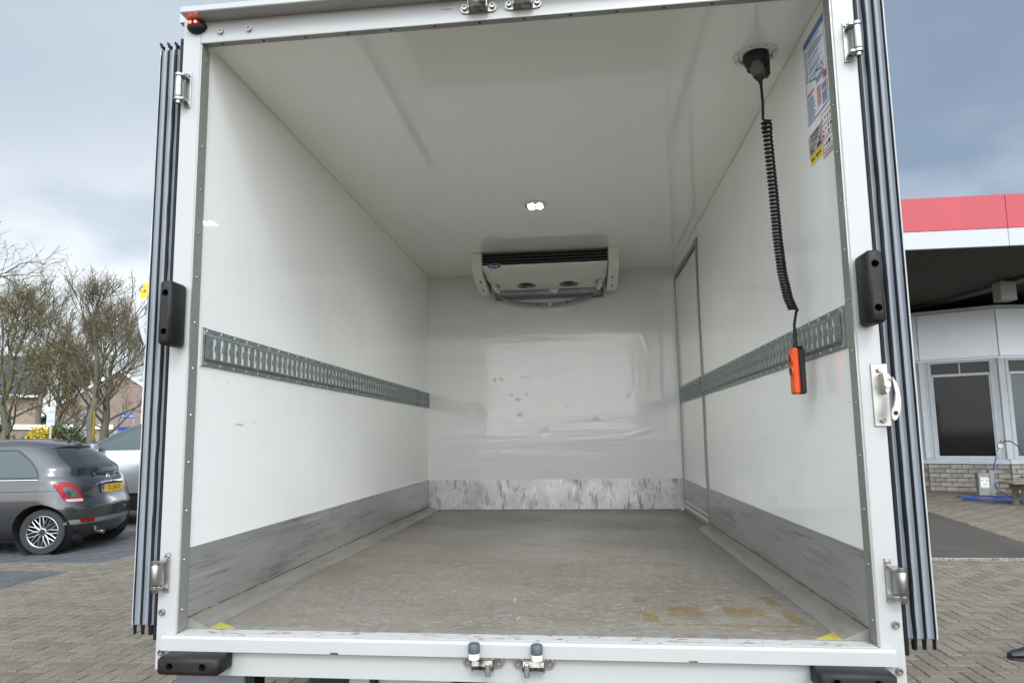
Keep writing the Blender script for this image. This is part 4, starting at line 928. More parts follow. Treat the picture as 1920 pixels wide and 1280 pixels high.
# air hose with gauge
hose = thing('air_hose', (8.5, 12.6, 0), 'blue air hose lying in loops on the paving with a round gauge', 'air hose')
q = MB(); P = [(9.40, 13.80, .83), (9.33, 13.74, .72), (9.18, 13.62, .45), (9.06, 13.30, .16), (9.1, 12.95, .03), (9.35, 12.75, .02)]
def loop(cx, cy, rx_, ry_, a0, a1, n=26, z0=.015, z1=.03, rot=0):
    o_ = []
    for i in range(n):
        a = a0+(a1-a0)*i/(n-1); x, y = rx_*math.cos(a), ry_*math.sin(a)
        o_.append((cx+x*math.cos(rot)-y*math.sin(rot), cy+x*math.sin(rot)+y*math.cos(rot), z0+(z1-z0)*i/(n-1)+.006*math.sin(a*2)))
    return o_
P += loop(8.75, 12.45, .78, .42, .4, -4.2, rot=-.15)+loop(9.0, 12.6, .95, .5, 2.2, 7.6, z0=.03, z1=.05)+loop(9.5, 12.9, .8, .36, 1.2, 6.9, z0=.03, z1=.06, rot=.2)+loop(8.6, 13.2, .4, .14, 0, 4.2, z0=.02, z1=.03)
q.tube(P, .013, 6); obj('hose', q, blue_hose, hose)
q = MB(); q.tube(loop(9.85, 13.2, .34, .22, 0, 7, z0=.02, z1=.28), .013, 6); q.tube([(9.6+.3*t, 13.4-.5*t, .42-.25*t*t) for t in [i/8 for i in range(9)]], .013, 6); obj('hose_loop', q, blue_hose, hose)
q = MB(); q.tube([(9.545, 13.80, 1.13), (9.60, 13.78, 1.18), (9.70, 13.74, 1.17), (9.82, 13.70, 1.05), (9.92, 13.64, .80), (9.96, 13.55, .5), (9.95, 13.45, .22), (9.9, 13.4, .05)], .012, 8); obj('black_hose', q, black_hose, hose)
GC = Vector((9.525, 13.815, 1.075))
q = MB(); q.lathe(GC, (-.55, -.83, 0), [(0, 0), (.062, 0), (.066, .008), (.066, .03), (.058, .034), (.057, .028), (0, .028)], 24); q.cyl((GC.x, GC.y, GC.z+.06), (GC.x, GC.y, GC.z+.12), .012, .008, 8); ga = obj('gauge', q, car_black, hose)
q = MB(); q.lathe(GC, (-.55, -.83, 0), [(0.0, .0305), (.054, .0305)], 24); obj('dial', q, trim_w, ga)
q = MB(); dn = Vector((-.55, -.83, 0)).normalized(); c0 = GC+dn*.0318; q.tube([c0, c0+Vector((.02, -.013, .03))], .003, 4); obj('needle', q, print_black, ga)
q = MB(); q.tube([(GC.x-.02, GC.y-.02, GC.z-.06), (9.44, 13.79, .93), (9.41, 13.795, .86), (9.40, 13.80, .82)], [.012, .018, .011, .014], 10); obj('inflator_handle', q, stainless, hose)
# weathered bench
bn = thing('wooden_bench', (9.05, 11.7, 0), 'weathered wooden bench whose end sticks in beside the blue hose', 'bench', rz=.25)
for k in range(2):
    q = MB(); q.box(-.92+.03*k, .9, -.19+.20*k, -.005+.20*k, .405, .45, .008); obj('seat_plank', q, wood_w, bn, local=True)
for xx in (-.62, .62):
    q = MB(); q.box(xx-.05, xx+.05, -.18, .18, .30, .404, .006); q.prism([(-.16, 0), (-.09, 0), (-.05, .30), (-.13, .30)], 0, xx-.04, xx+.04); q.prism([(.16, 0), (.09, 0), (.05, .30), (.13, .30)], 0, xx-.04, xx+.04); obj('trestle', q, wood_w, bn, local=True)
q = MB(); q.box(-.6, .6, -.025, .025, .17, .23); obj('stretcher', q, wood_w, bn, local=True)
# moss along the plinth, shoe
q = MB()
for k in range(900):
    A, B = (P1, P2) if k % 3 else (P2, P3); t = rnd.random()*(.999 if k % 3 else .25); w = A+(B-A)*t; x, y = w.x+rnd.gauss(-.03, .035), w.y-abs(rnd.gauss(.02, .05)); s_ = rnd.uniform(.006, .018)
    q.quad((x-s_, y, .004), (x, y-s_, .008), (x+s_, y, .014), (x, y+s_, .01))
tag(obj('moss_strip', q, moss_m, smooth=False), 'yellow moss growing in the joint at the foot of the plinth', kind='stuff')
shoe = thing('shoe', (2.98, 2.55, .002), 'black leather shoe toe reaching into the right edge', 'shoe', rz=.08)
q = MB()
secs = [(-.155, .012, .028), (-.15, .026, .04), (-.13, .037, .05), (-.09, .044, .057), (-.04, .046, .075), (.01, .042, .095), (.05, .036, .115), (.10, .034, .118), (.135, .032, .112), (.15, .02, .10)]
vs = []; nn = 14
for (x, w_, h) in secs:
    for k in range(nn):
        a = 2*math.pi*k/nn; vs.append((x, w_*math.cos(a)*(1 if math.sin(a) < .2 else .85), .014+max(0, (h-.014)*(.45+.55*math.sin(a)) if math.sin(a) > -.6 else .002)))
q.add(vs, [(i*nn+k, i*nn+(k+1) % nn, (i+1)*nn+(k+1) % nn, (i+1)*nn+k) for i in range(len(secs)-1) for k in range(nn)]+[tuple(range(nn)), tuple((len(secs)-1)*nn+k for k in range(nn))])
obj('upper', q, shoe_m, shoe, local=True)
out_ = [(-.16, 0), (-.15, .028), (-.12, .042), (-.07, .049), (-.02, .046), (.05, .036), (.12, .037), (.155, .028), (.16, 0), (.155, -.028), (.12, -.037), (.05, -.036), (-.02, -.046), (-.07, -.049), (-.12, -.042), (-.15, -.028)]
q = MB(); q.prism(out_, 2, 0, .015); obj('sole', q, sole_m, shoe, local=True)
# ------------------------------------------------------------------ cars
def interp(tab, z, k):
    if z <= tab[0][0]: return tab[0][k]
    for i in range(len(tab)-1):
        a, b = tab[i], tab[i+1]
        if a[0] <= z <= b[0]:
            t = (z-a[0])/(b[0]-a[0]); p0 = tab[max(i-1, 0)]; p3 = tab[min(i+2, len(tab)-1)]
            m1 = (b[k]-p0[k])/(b[0]-p0[0]); m2 = (p3[k]-a[k])/(p3[0]-a[0]); h = b[0]-a[0]
            d = (b[k]-a[k])/h                                         # limited tangents: no overshoot
            m1 = 0 if m1*d <= 0 else math.copysign(min(abs(m1), 3*abs(d)), d); m2 = 0 if m2*d <= 0 else math.copysign(min(abs(m2), 3*abs(d)), d)
            return (2*t**3-3*t*t+1)*a[k]+(t**3-2*t*t+t)*h*m1+(-2*t**3+3*t*t)*b[k]+(t**3-t*t)*h*m2
    return tab[-1][k]
class Body:
    """a car shell as stacked plan outlines; table rows: z, rear x, front x, half width, exponent"""
    def __init__(s, tab): s.t = tab
    def row(s, z): return [interp(s.t, z, k) for k in (1, 2, 3, 4)]
    D = .55
    def rear(s, y, z):
        a, b, w, e = s.row(z); h = min((b-a)/2, s.D); return a+h*(1-max(0, 1-abs(min(1, abs(y)/w))**e)**(1/e))
    def side(s, x, z):
        a, b, w, e = s.row(z); h = min((b-a)/2, s.D); t = (a+h-x)/h if x < a+h else ((x-(b-h))/h if x > b-h else 0)
        return w*max(0, 1-min(1, t)**e)**(1/e)
    def shell(s, levels, n=72):
        q = MB(); vs = []
        for z in levels:
            a, b, w, e = s.row(z); h = min((b-a)/2, s.D)
            for k in range(n):
                t = 2*math.pi*k/n; c, sn = math.cos(t), math.sin(t)
                f = (abs(c)**e+abs(sn)**e)**(-1/e); m4 = (k*4) % n == 0
                cx = (a+h) if c < -1e-6 else ((b-h) if c > 1e-6 else (a+b)/2)
                vs.append((cx+h*c*f, w*sn*f, z))
        L_ = len(levels); fs = [(i*n+k, i*n+(k+1) % n, (i+1)*n+(k+1) % n, (i+1)*n+k) for i in range(L_-1) for k in range(n)]
        fs += [tuple(range(n))[::-1], tuple((L_-1)*n+k for k in range(n))]
        q.add(vs, fs); return q
    def rear_patch(s, rows, d=.004, ny=14):
        """rows: (z, y0, y1)"""
        q = MB(); vs = []
        for (z, y0, y1) in rows:
            for j in range(ny+1):
                y = y0+(y1-y0)*j/ny; vs.append((s.rear(y, z)-d, y*(1+d*.2), z))
        q.add(vs, [(i*(ny+1)+j, i*(ny+1)+j+1, (i+1)*(ny+1)+j+1, (i+1)*(ny+1)+j) for i in range(len(rows)-1) for j in range(ny)]); return q
    def side_patch(s, rows, sg, d=.004, nx=14):
        q = MB(); vs = []
        for (z, x0, x1) in rows:
            for j in range(nx+1):
                x = x0+(x1-x0)*j/nx; vs.append((x, sg*(s.side(x, z)+d), z))
        q.add(vs, [(i*(nx+1)+j, i*(nx+1)+j+1, (i+1)*(nx+1)+j+1, (i+1)*(nx+1)+j) for i in range(len(rows)-1) for j in range(nx)]); return q
def rows_between(pts_lo, n):
    """densify (z,a,b) rows with smooth interpolation"""
    zs = [pts_lo[0][0]+(pts_lo[-1][0]-pts_lo[0][0])*i/n for i in range(n+1)]
    return [(z, interp(pts_lo, z, 1), interp(pts_lo, z, 2)) for z in zs]
def cut_arches(mb, mats, axles, r, z, ymin):
    me = mb.mesh('body', mats, sharp=40); tmp = bpy.data.objects.new('t', me); COL.objects.link(tmp); c = MB()
    for ax in axles:
        for sg in (-1, 1): c.cyl((ax, sg*ymin, z), (ax, sg*1.3, z), r, n=40)
    co = bpy.data.objects.new('c', c.mesh('c', under_m)); COL.objects.link(co)
    md = tmp.modifiers.new('b', 'BOOLEAN'); md.object = co; md.operation = 'DIFFERENCE'; md.solver = 'EXACT'
    try: md.material_mode = 'TRANSFER'
    except Exception: pass
    me2 = bpy.data.meshes.new_from_object(tmp.evaluated_get(bpy.context.evaluated_depsgraph_get())); bpy.data.objects.remove(tmp); bpy.data.objects.remove(co)
    me2.polygons.foreach_set('use_smooth', [True]*len(me2.polygons)); me2.set_sharp_from_angle(angle=R(40)); me2.name = 'body'; return me2
def wheel(parent, x, y, sg, r, w, spokes=10, rimr=.2):
    """sg: +1 outer face towards +y"""
    q = MB(); ax = (0, sg, 0); q.lathe((x, y-sg*w, r), ax, [(rimr, 0), (r-.02, 0), (r, .02), (r, w-.02), (r-.012, w-.005), (rimr+.012, w), (rimr, w-.01), (rimr-.004, .03)], 40); wh = obj('wheel', q, tyre_m, parent, local=True)
    q = MB(); q.lathe((x, y-sg*w, r), ax, [(0, .05), (rimr-.003, .05)], 24); obj('wheel_backing', q, alloy_dark, wh, local=True)
    q = MB(); q.lathe((x, y-sg*.012, r), ax, [(rimr-.014, -.10), (rimr-.012, 0), (rimr-.004, .006), (rimr+.003, .003), (rimr+.003, -.02)], 40)
    for k in range(spokes):
        a = 2*math.pi*k/spokes
        def pp(rad, an, dp): return (x+rad*math.cos(an), y-sg*(.012+dp), r+rad*math.sin(an))
        for da in (-.16, .16):
            q.tube([pp(.045, a, .012), pp(rimr*.52, a+da*.25, .006), pp(rimr-.012, a+da*1.15, .008)], [.011, .0085, .0075], 6)
    q.lathe((x, y-sg*.02, r), ax, [(.05, -.02), (.05, .004), (.03, .010)], 20)
    obj('rim', q, alloy, wh, local=True)
    q = MB(); q.lathe((x, y-sg*.012, r), ax, [(0, .008), (.034, .007), (.037, 0)], 18); obj('hub_cap', q, car_black, wh, local=True)
    return wh
# small grey hatchback
FT = [(.20, -.40, 2.85, .70, 2.80), (.28, -.47, 2.93, .77, 2.84), (.38, -.505, 2.98, .80, 2.88), (.48, -.515, 3.0, .812, 2.92), (.58, -.512, 3.0, .815, 2.92), (.625, -.495, 2.98, .815, 2.90), (.70, -.470, 2.93, .813, 2.86),
      (.80, -.455, 2.78, .806, 2.84), (.88, -.435, 2.5, .795, 2.82), (.94, -.405, 2.1, .777, 2.80), (.99, -.355, 1.92, .755, 2.78), (1.080, -0.353, 1.78, 0.722, 2.76), (1.180, -0.226, 1.63, 0.688, 2.74), (1.280, -0.098, 1.46, 0.650, 2.72), (1.350, 0.001, 1.33, 0.615, 2.70), (1.395, 0.054, 1.20, 0.575, 2.66), (1.440, 0.200, 1.00, 0.490, 2.60), (1.470, 0.360, 0.86, 0.370, 2.54), (1.485, 0.500, 0.74, 0.200, 2.48), (1.488, 0.580, 0.66, 0.080, 2.44)]
fb = Body(FT)
fiat = thing('parked_car', (-6.70, 5.83, 0), 'small dark grey hatchback parked in the bay, seen from behind with its yellow plate', 'car', 'cars parked in the bays', rz=R(189.5))
fiat.location = Vector((-6.66, 5.88, 0))+Vector((math.cos(R(189.5+90)), math.sin(R(189.5+90)), 0))*-.73
fp = lambda name, mb, mats, parent=fiat, **k: obj(name, mb, mats, parent, local=True, **k)
lv_ = sorted(set([.20+.02*i for i in range(60)]+[1.405+.0085*i for i in range(10)])); lv_ = [z for z in lv_ if z <= 1.488]
body_me = cut_arches(fb.shell(lv_, 112), [car_paint, under_m], (0, 2.3), .335, .30, .5)
body_me.materials.clear(); body_me.materials.append(car_paint)
fbody = link('body', body_me, fiat)
for ax in (0, 2.3):
    for sg in (-1, 1):
        q = MB(); q.lathe((ax, sg*.5, .30), (0, sg, 0), [(0, .005), (.334, .005), (.334, .27)], 36); fp('wheel_arch', q, under_m)
        wheel(fiat, ax, sg*.735 if sg > 0 else -.735, sg, .285, .19, 11)
# rear window with black border
win = [(.965, -.545, .545), (1.0, -.585, .585), (1.1, -.565, .565), (1.2, -.53, .53), (1.29, -.485, .485), (1.33, -.44, .44)]
q = fb.rear_patch(rows_between(win, 16), .004, 22); fp('rear_window', q, car_glass)
q = MB()
bead = [(fb.rear(y, z)-.0075, y, z) for (z, y) in [(.985, -.35), (.982, -.12), (.984, .1)]]
q.tube([(bead[0][0]-.004, .30, 1.0), (bead[1][0]-.006, 0.02, 1.008), (bead[2][0]-.004, -.26, 1.012)], [.012, .014, .006], 6); q.cyl((bead[1][0]+.01, .30, .985), (bead[1][0]-.012, .30, .99), .02, n=12); fp('wiper', q, car_black)
# tailgate shut lines
def line_rear(pts, w=.005, d=.0025):
    q = MB(); vs = []
    P = []
    for (y0, z0), (y1, z1) in zip(pts[:-1], pts[1:]):
        for i in range(8): P.append((y0+(y1-y0)*i/8, z0+(z1-z0)*i/8))
    P.append(pts[-1]); q.tube([(fb.rear(y, z)-d+.003, y, z) for y, z in P], w*.6, 5); return q
q = line_rear([(-.62, .99), (-.60, .92), (-.585, .80), (-.55, .66), (-.48, .612), (0, .600), (.48, .612), (.55, .66), (.585, .80), (.60, .92), (.62, .99), (.585, 1.1), (.55, 1.2), (.49, 1.31)]); fp('shut_line', q, car_black)
q = line_rear([(-.78, .47), (-.5, .425), (0, .415), (.5, .425), (.78, .47)]); fp('bumper_crease', q, car_black)
q = fb.rear_patch(rows_between([(.365, -.74, .74), (.395, -.75, .75), (.425, -.72, .72)], 5), .006, 30); fp('bumper_strip', q, M('bumper_strip_grey', (.20, .20, .195), .45))
# tail lamps: red ring with a body coloured centre, clear foot
for sg in (-1, 1):
    def yy(a, b): return (sg*a, sg*b) if sg > 0 else (sg*b, sg*a)
    lamp = [(.655, .60, .725), (.69, .58, .742), (.74, .585, .755), (.80, .61, .765), (.86, .64, .769), (.89, .662, .766), (.905, .69, .752)]
    rows = [(z, *yy(a, b)) for z, a, b in lamp]
    q = fb.rear_patch(rows_between(rows, 14), .010, 12); tl = fp('tail_light', q, red_glass)
    rim_ = [(z, a) for z, a, b in lamp]+[(z, b) for z, a, b in lamp[::-1]]
    q = MB(); q.tube([(fb.rear(sg*a, z)-.006, sg*a, z) for z, a in rim_]+[(fb.rear(sg*lamp[0][1], .64)-.006, sg*lamp[0][1], .64)], .006, 6); fp('lamp_rim', q, red_glass, tl)
    rows = [(z, *yy(a, b)) for z, a, b in [(.715, .612, .725), (.76, .622, .733), (.81, .645, .737), (.845, .672, .734)]]
    q = fb.rear_patch(rows_between(rows, 8), .013, 8); fp('lamp_centre', q, car_paint, tl)
    rows = [(z, *yy(a, b)) for z, a, b in [(.657, .59, .725), (.675, .582, .738), (.692, .588, .74)]]
    q = fb.rear_patch(rows_between(rows, 4), .0135, 8); fp('lamp_reverse', q, M('reverse_lens', (.36, .33, .33), .2), tl)
    rows = [(z, *yy(a, b)) for z, a, b in [(.378, .44, .60), (.40, .42, .625), (.425, .44, .63)]]
    q = fb.rear_patch(rows_between(rows, 4), .009, 8); fp('reflector', q, red_glass)
# chrome handle, number plate, emblem
q = MB(); q.tube([(fb.rear(y, .87)-.016-.010*(1-(y/.3)**2), y, 0.868+.014*(1-(y/.29)**2)) for y in [-.29+.58*i/16 for i in range(17)]], [.010]+[.021]*15+[.010], 10); fp('tailgate_handle', q, chrome)
px = fb.rear(0, .79)-.006
q = MB(); q.box(px-.008, px+.03, -.272, .272, .73, .853, .004); npf = fp('number_plate', q, car_black)
q = MB(); q.box(px-.0105, px-.0082, -.26, .26, .737, .847); fp('plate_face', q, plate_y, npf)
q = MB(); q.box(px-.0112, px-.0106, .213, .26, .737, .847); fp('plate_band', q, plate_blue, npf)
FR = frame((px-.0112, -.022, .792), (0, -1, 0), (0, 0, 1))
text('lettering', 'TR-240-R', .105, FR, print_black, npf, local=True, sx=.88)
text('lettering', 'NL', .03, frame((px-.0118, .236, .762), (0, -1, 0), (0, 0, 1)), white_flat, npf, local=True)
ex = fb.rear(0, .945)
q = MB(); q.lathe((ex+.004, 0, .95), (-1, 0, .25), [(0, .010), (.026, .010), (.037, .008), (.039, 0)], 24); em = fp('emblem', q, chrome)
q = MB(); q.lathe((ex+.004, 0, .95), (-1, 0, .25), [(0, .0125), (.027, .0122)], 20); fp('emblem_face', q, M('emblem_red', (.22, .012, .03), .3), em)
q = MB()
for k in range(4): q.box(ex-.0095, ex-.0085, -.018+k*.0105, -.012+k*.0105, .938, .964)
fp('emblem_bars', q, chrome, em)['kind'] = 'stuff'
# side windows, chrome waist line, door
def arc_rows(z0, z1, f0, f1, n=14): return [(z0+(z1-z0)*i/n, f0(i/n), f1(i/n)) for i in range(n+1)]
for sg in (-1, 1):
    for dd, mat_, nm, g_ in ((.0035, car_black, 'window_surround', 0), (.006, car_glass2 if sg > 0 else car_glass, 'side_window', .022)):
        z0, z1 = .955+g_, 1.335-g_
        q = fb.side_patch(arc_rows(z0, z1, lambda t: .06+g_+.26*t*t+.10*t, lambda t: 1.60-g_-.42*t), sg, dd, 24); sw = fp(nm, q, mat_)
    q = MB(); q.tube([(x, sg*(fb.side(x, .945)+.004), .945+.012*(x-.3)*0) for x in [.06+1.6*i/16 for i in range(17)]], .0055, 6); fp('waist_trim', q, chrome)
    q = MB(); q.tube([(x, sg*(fb.side(x, .80)+.001), .80+.035*((x-.9)/1.2)**2*0+.0) for x in [-.2+2.6*i/24 for i in range(25)]], .004, 5); fp('body_crease', q, car_black)
    q = MB(); q.tube([(.62, sg*(fb.side(.62, z)+.001), z) for z in [.30+.65*i/12 for i in range(13)]]+[(.66, sg*(fb.side(.66, 1.3)), 1.3)], .004, 5); fp('door_gap', q, car_black)
    q = MB(); q.ball((1.52, sg*.86, .985), .06, .085, .055, 14, 8); mi_ = fp('door_mirror', q, car_paint)
    q = MB(); q.ball((1.475, sg*.86, .985), .02, .07, .042, 12, 6); fp('mirror_glass', q, chrome, mi_)
    q = MB(); q.box(.72, .90, sg*fb.side(.8, .85)-.012, sg*fb.side(.8, .85)+.018, .838, .866, .006); fp('door_handle', q, chrome)
q = MB(); q.box(-.02, .10, -.05, .05, 1.395, 1.408, .004); q.tube([(.16, 0, 1.43), (.155, 0, 1.455)], .022, 8); q.tube([(.15, 0, 1.45), (-.02, 0, 1.66)], [.005, .003], 6); fp('antenna', q, car_black)
q = MB(); q.tube([(fb.rear(y, 1.372)-.014, y, 1.372-.10*abs(y)**2) for y in [-.5+i/16 for i in range(17)]], [.006]+[.02]*15+[.006], 8); fp('roof_spoiler', q, car_paint)
q = MB(); q.cyl((-.42, .28, .235), (-.53, .28, .225), .032, n=14); q.cyl((-.2, .25, .24), (-.42, .28, .235), .03, n=10); fp('exhaust_pipe', q, stainless)
q = MB(); q.box(-.35, 2.8, -.62, .62, .17, .24); fp('underbody', q, under_m)
# large silver car beyond
ST = [(.22, -.75, 3.60, .84, 2.84), (.35, -.86, 3.72, .91, 2.88), (.55, -.90, 3.78, .935, 2.92), (.75, -.88, 3.76, .94, 2.92), (.90, -.86, 3.66, .935, 2.88), (1.0, -.84, 3.45, .925, 2.84), (1.08, -.82, 2.9, .90, 2.80), (1.15, -.79, 2.55, .87, 2.78), (1.25, -.75, 2.32, .835, 2.76), (1.4, -.68, 2.0, .775, 2.74), (1.52, -.60, 1.70, .71, 2.70), (1.60, -.50, 1.42, .63, 2.66), (1.645, -.25, 1.12, .5, 2.60), (1.668, .05, .85, .32, 2.52), (1.675, .25, .6, .1, 2.46)]
sb = Body(ST)
suv = thing('parked_car', (-6.0, 9.50, 0), 'large silver car parked beyond the small grey hatchback, cut off by the truck', 'car', 'cars parked in the bays', rz=R(181))
sp_ = lambda name, mb, mats, parent=suv, **k: obj(name, mb, mats, parent, local=True, **k)
lv2 = [.22+.025*i for i in range(57)]+[1.628, 1.64, 1.65, 1.66, 1.668, 1.675]
me = cut_arches(sb.shell([z for z in lv2 if z <= 1.676], 112), [silver, under_m], (0, 2.85), .39, .36, .55); me.materials.clear(); me.materials.append(silver); link('body', me, suv)
for ax in (0, 2.85):
    for sg in (-1, 1):
        q = MB(); q.lathe((ax, sg*.55, .36), (0, sg, 0), [(0, .005), (.389, .005), (.389, .32)], 30); sp_('wheel_arch', q, under_m)
        wheel(suv, ax, sg*.86, sg, .36, .23, 5, .25)
for sg in (-1, 1):
    for dd, mat_, nm, g_ in ((.004, chrome, 'window_surround', 0), (.007, car_glass2 if sg > 0 else car_glass, 'side_window', .02)):
        rows = arc_rows(1.12+g_, 1.555-g_*.8, lambda t: -.45+g_+.25*t, lambda t: 2.40-g_*3-.78*t-.12*t*t)
        q = sb.side_patch(rows, sg, dd, 26); sp_(nm, q, mat_)
    q = MB(); q.prism([(.58, 1.13), (.70, 1.13), (.66, 1.545), (.58, 1.545)], 1, 0, 1)
    q = sb.side_patch([(1.13+.41*i/8, .56, .66) for i in range(9)], sg, .010, 3); sp_('door_pillar', q, car_black)
    q = MB(); q.ball((1.97, sg*1.0, 1.17), .075, .115, .085, 16, 8); mi_ = sp_('door_mirror', q, silver)
    q = MB(); q.box(1.93, 2.0, sg*.92-.06, sg*.92+.03, 1.085, 1.115, .01); sp_('mirror_foot', q, car_black, mi_)
    q = MB(); q.tube([(.80, sg*(sb.side(.8, .99)+.01), .985), (.86, sg*(sb.side(.86, .99)+.035), .99), (1.0, sg*(sb.side(1., .99)+.035), .992), (1.06, sg*(sb.side(1.06, .99)+.01), .99)], [.012, .016, .016, .012], 8); sp_('door_handle', q, chrome)
    q = sb.side_patch([(z, .42, 2.4) for z in (.47, .485, .50)], sg, .012, 20); sp_('sill_trim', q, chrome)
    q = sb.side_patch([(z, .40, 2.42) for z in (.24, .34, .46)], sg, .008, 20); sp_('sill_cladding', q, car_black)
    q = MB(); q.tube([(1.98-.10*((z-.5)/.6)*0, sg*(sb.side(1.98, z)+.001), z) for z in [.5+.58*i/10 for i in range(11)]], .005, 5); sp_('door_gap', q, car_black)
    q = MB(); q.tube([(x, sg*(.60-.02*abs(x-.5)), 1.665-.055*((x-.4)/1.0)**2) for x in [-.4+1.6*i/12 for i in range(13)]], .016, 8); sp_('roof_rail', q, chrome)
suv.scale = (1.05, 1.02, 1.12)
# ------------------------------------------------------------------ background left
CG = Vector((CAM.x, CAM.y, 0))
def away(az, r): return CG+Vector((math.sin(R(az)), math.cos(R(az)), 0))*r
def pipe(mb, pts, rs, n):                                              # light tube used for branches
    o = len(mb.v); u = None; m_ = len(pts)
    for i in range(m_):
        t = (pts[min(i+1, m_-1)]-pts[max(i-1, 0)]).normalized(); u = t.orthogonal().normalized() if u is None else (u-t*u.dot(t)).normalized(); w = t.cross(u)
        for k in range(n):
            an = 6.28318*k/n; mb.v.append(tuple(pts[i]+(u*math.cos(an)+w*math.sin(an))*rs[i]))
    for i in range(m_-1):
        for k in range(n): mb.f.append((o+i*n+k, o+i*n+(k+1) % n, o+(i+1)*n+(k+1) % n, o+(i+1)*n+k)); mb.mi.append(mb.cur)
def bare_tree(name, base, H, spread, tr, seed, label, group=None, first=.3, up=.75, limbs=15, subs=7, twigs=7, lean=(0, 0), buds=.5, budcol=bud_m, tw=.006, droop=0.0, split=None):
    rg = random.Random(seed); root = thing(name, base, label, 'tree', group)
    trunk, crown, bud = MB(), MB(), MB()
    def path(p, d, L_, n, wob, upb):
        pts = [p]; d = d.normalized()
        for i in range(n):
            d = (d+Vector((rg.gauss(0, wob), rg.gauss(0, wob), rg.gauss(0, wob)+upb/n))).normalized(); pts.append(pts[-1]+d*(L_/n))
        return pts
    tp_ = [Vector((lean[0]*t*t*H+rg.gauss(0, .012*H)*(t > .25), lean[1]*t*t*H+rg.gauss(0, .012*H)*(t > .25), t*H*.97)) for t in [i/9 for i in range(10)]]
    pipe(trunk, tp_, [tr*(1.25 if i == 0 else 1)*(1-.93*(i/9)**1.1)+.008 for i in range(10)], 10)
    def at_trunk(t):
        f = t*9; k = min(int(f), 8); return tp_[k].lerp(tp_[k+1], f-k), tr*(1-.93*t**1.1)+.008
    for i in range(limbs):
        t = first+(1-first)*(i+rg.random()*.7)/limbs*.93; p, rr_ = at_trunk(t); az = i*2.4+rg.uniform(-.5, .5)
        k_ = math.sin(math.pi*min(1, (t-first)/(1-first)*.75+.28)); L_ = spread*(.45+.65*k_)*rg.uniform(.8, 1.15)*(1-.45*((t-first)/(1-first))**2)
        d = Vector((math.cos(az), math.sin(az), up*(.5+1.1*t)*rg.uniform(.7, 1.3)))
        lp_ = path(p, d, L_, 7, .13, .35-droop); r1 = min(rr_*.5, .014+L_*.010)
        pipe(trunk, lp_, [max(.007, r1*(1-.88*j/7)) for j in range(8)], 6)
        for s_ in range(subs):
            f = .22+.78*(s_+rg.random())/subs; j = min(int(f*7), 6); q0 = lp_[j].lerp(lp_[j+1], f*7-j); dd = (lp_[j+1]-lp_[j]).normalized()
            sd_ = (dd+Vector((rg.gauss(0, .75), rg.gauss(0, .75), rg.gauss(.35, .5)))).normalized(); sl_ = L_*(.30+.32*rg.random())*(1.15-.5*f)
            spp = path(q0, sd_, sl_, 5, .18, .45-droop); pipe(crown, spp, [max(tw*1.0, .017*(1-.7*j2/5)) for j2 in range(6)], 4)
            for w_ in range(twigs):
                f2 = .15+.85*(w_+rg.random())/twigs; j = min(int(f2*5), 4); q1 = spp[j].lerp(spp[j+1], f2*5-j); d2 = (spp[j+1]-spp[j]).normalized()
                td = (d2+Vector((rg.gauss(0, .7), rg.gauss(0, .7), rg.gauss(.3, .55)))).normalized(); tl_ = rg.uniform(.35, .9)*(.35+spread*.16)
                tpp = path(q1, td, tl_, 3, .2, .5); pipe(crown, tpp, [tw, tw*.85, tw*.7, tw*.5], 3)
                for e_ in range(3):
                    q2 = tpp[1+e_ % 2].lerp(tpp[2+e_ % 2], rg.random()); t2 = path(q2, (d2+Vector((rg.gauss(0, .9), rg.gauss(0, .9), rg.gauss(.35, .5)))), tl_*rg.uniform(.3, .65), 2, .2, .3)
                    pipe(crown, t2, [tw*.75, tw*.65, tw*.45], 3)
                    for pt in (t2[-1], tpp[-1] if e_ == 0 else t2[1]):
                        if rg.random() < buds:
                            b_ = rg.uniform(.009, .021)*(tw/.006); a_ = Vector((rg.gauss(0, 1), rg.gauss(0, 1), rg.gauss(0, 1))).normalized()*b_; c_ = a_.orthogonal().normalized()*b_*.8
                            bud.add([pt+a_, pt+c_, pt-a_, pt-c_+Vector((0, 0, b_))], [(0, 1, 2), (0, 2, 3), (0, 1, 3)])
    def fin(nm, mb, mat_, kind=None):
        me = bpy.data.meshes.new(nm); me.from_pydata(mb.v, [], mb.f); me.materials.append(mat_); me.polygons.foreach_set('use_smooth', [nm == 'trunk']*len(me.polygons)); o = link(nm, me, root)
        if kind: o['kind'] = kind
        return o
    fin('trunk', trunk, bark); fin('crown', crown, twig)
    if bud.v: fin('buds', bud, budcol, 'stuff')
    return root
grp = 'bare street trees'
bare_tree('street_tree', away(-43.6, 33), 6.9, 3.9, .17, 11, 'bare twiggy tree with a brownish green crown in front of the buff brick house', grp, first=.24, up=.9, limbs=20, subs=8, twigs=8, buds=.8, budcol=bud_g, tw=.008)
t2_ = bare_tree('street_tree', away(-38.5, 27), 6.8, 2.5, .15, 23, 'bare tree with yellow lichen down one side of its trunk', grp, first=.36, up=1.15, limbs=17, subs=7, twigs=6, buds=.75, tw=.0065)
bare_tree('street_tree', away(-37.6, 34), 6.2, 3.9, .22, 37, 'spreading bare tree with thick low limbs in front of the pink brick gable', grp, first=.28, up=.65, limbs=19, subs=8, twigs=8, buds=.8, budcol=bud_g, tw=.008, lean=(.03, 0))
bare_tree('street_tree', away(-51.3, 17), 6.3, 3.2, .14, 41, 'bare tree at the left edge with dark buds on thin drooping twigs', grp, first=.3, up=.6, limbs=13, subs=6, twigs=5, buds=.9, tw=.005, droop=.25)
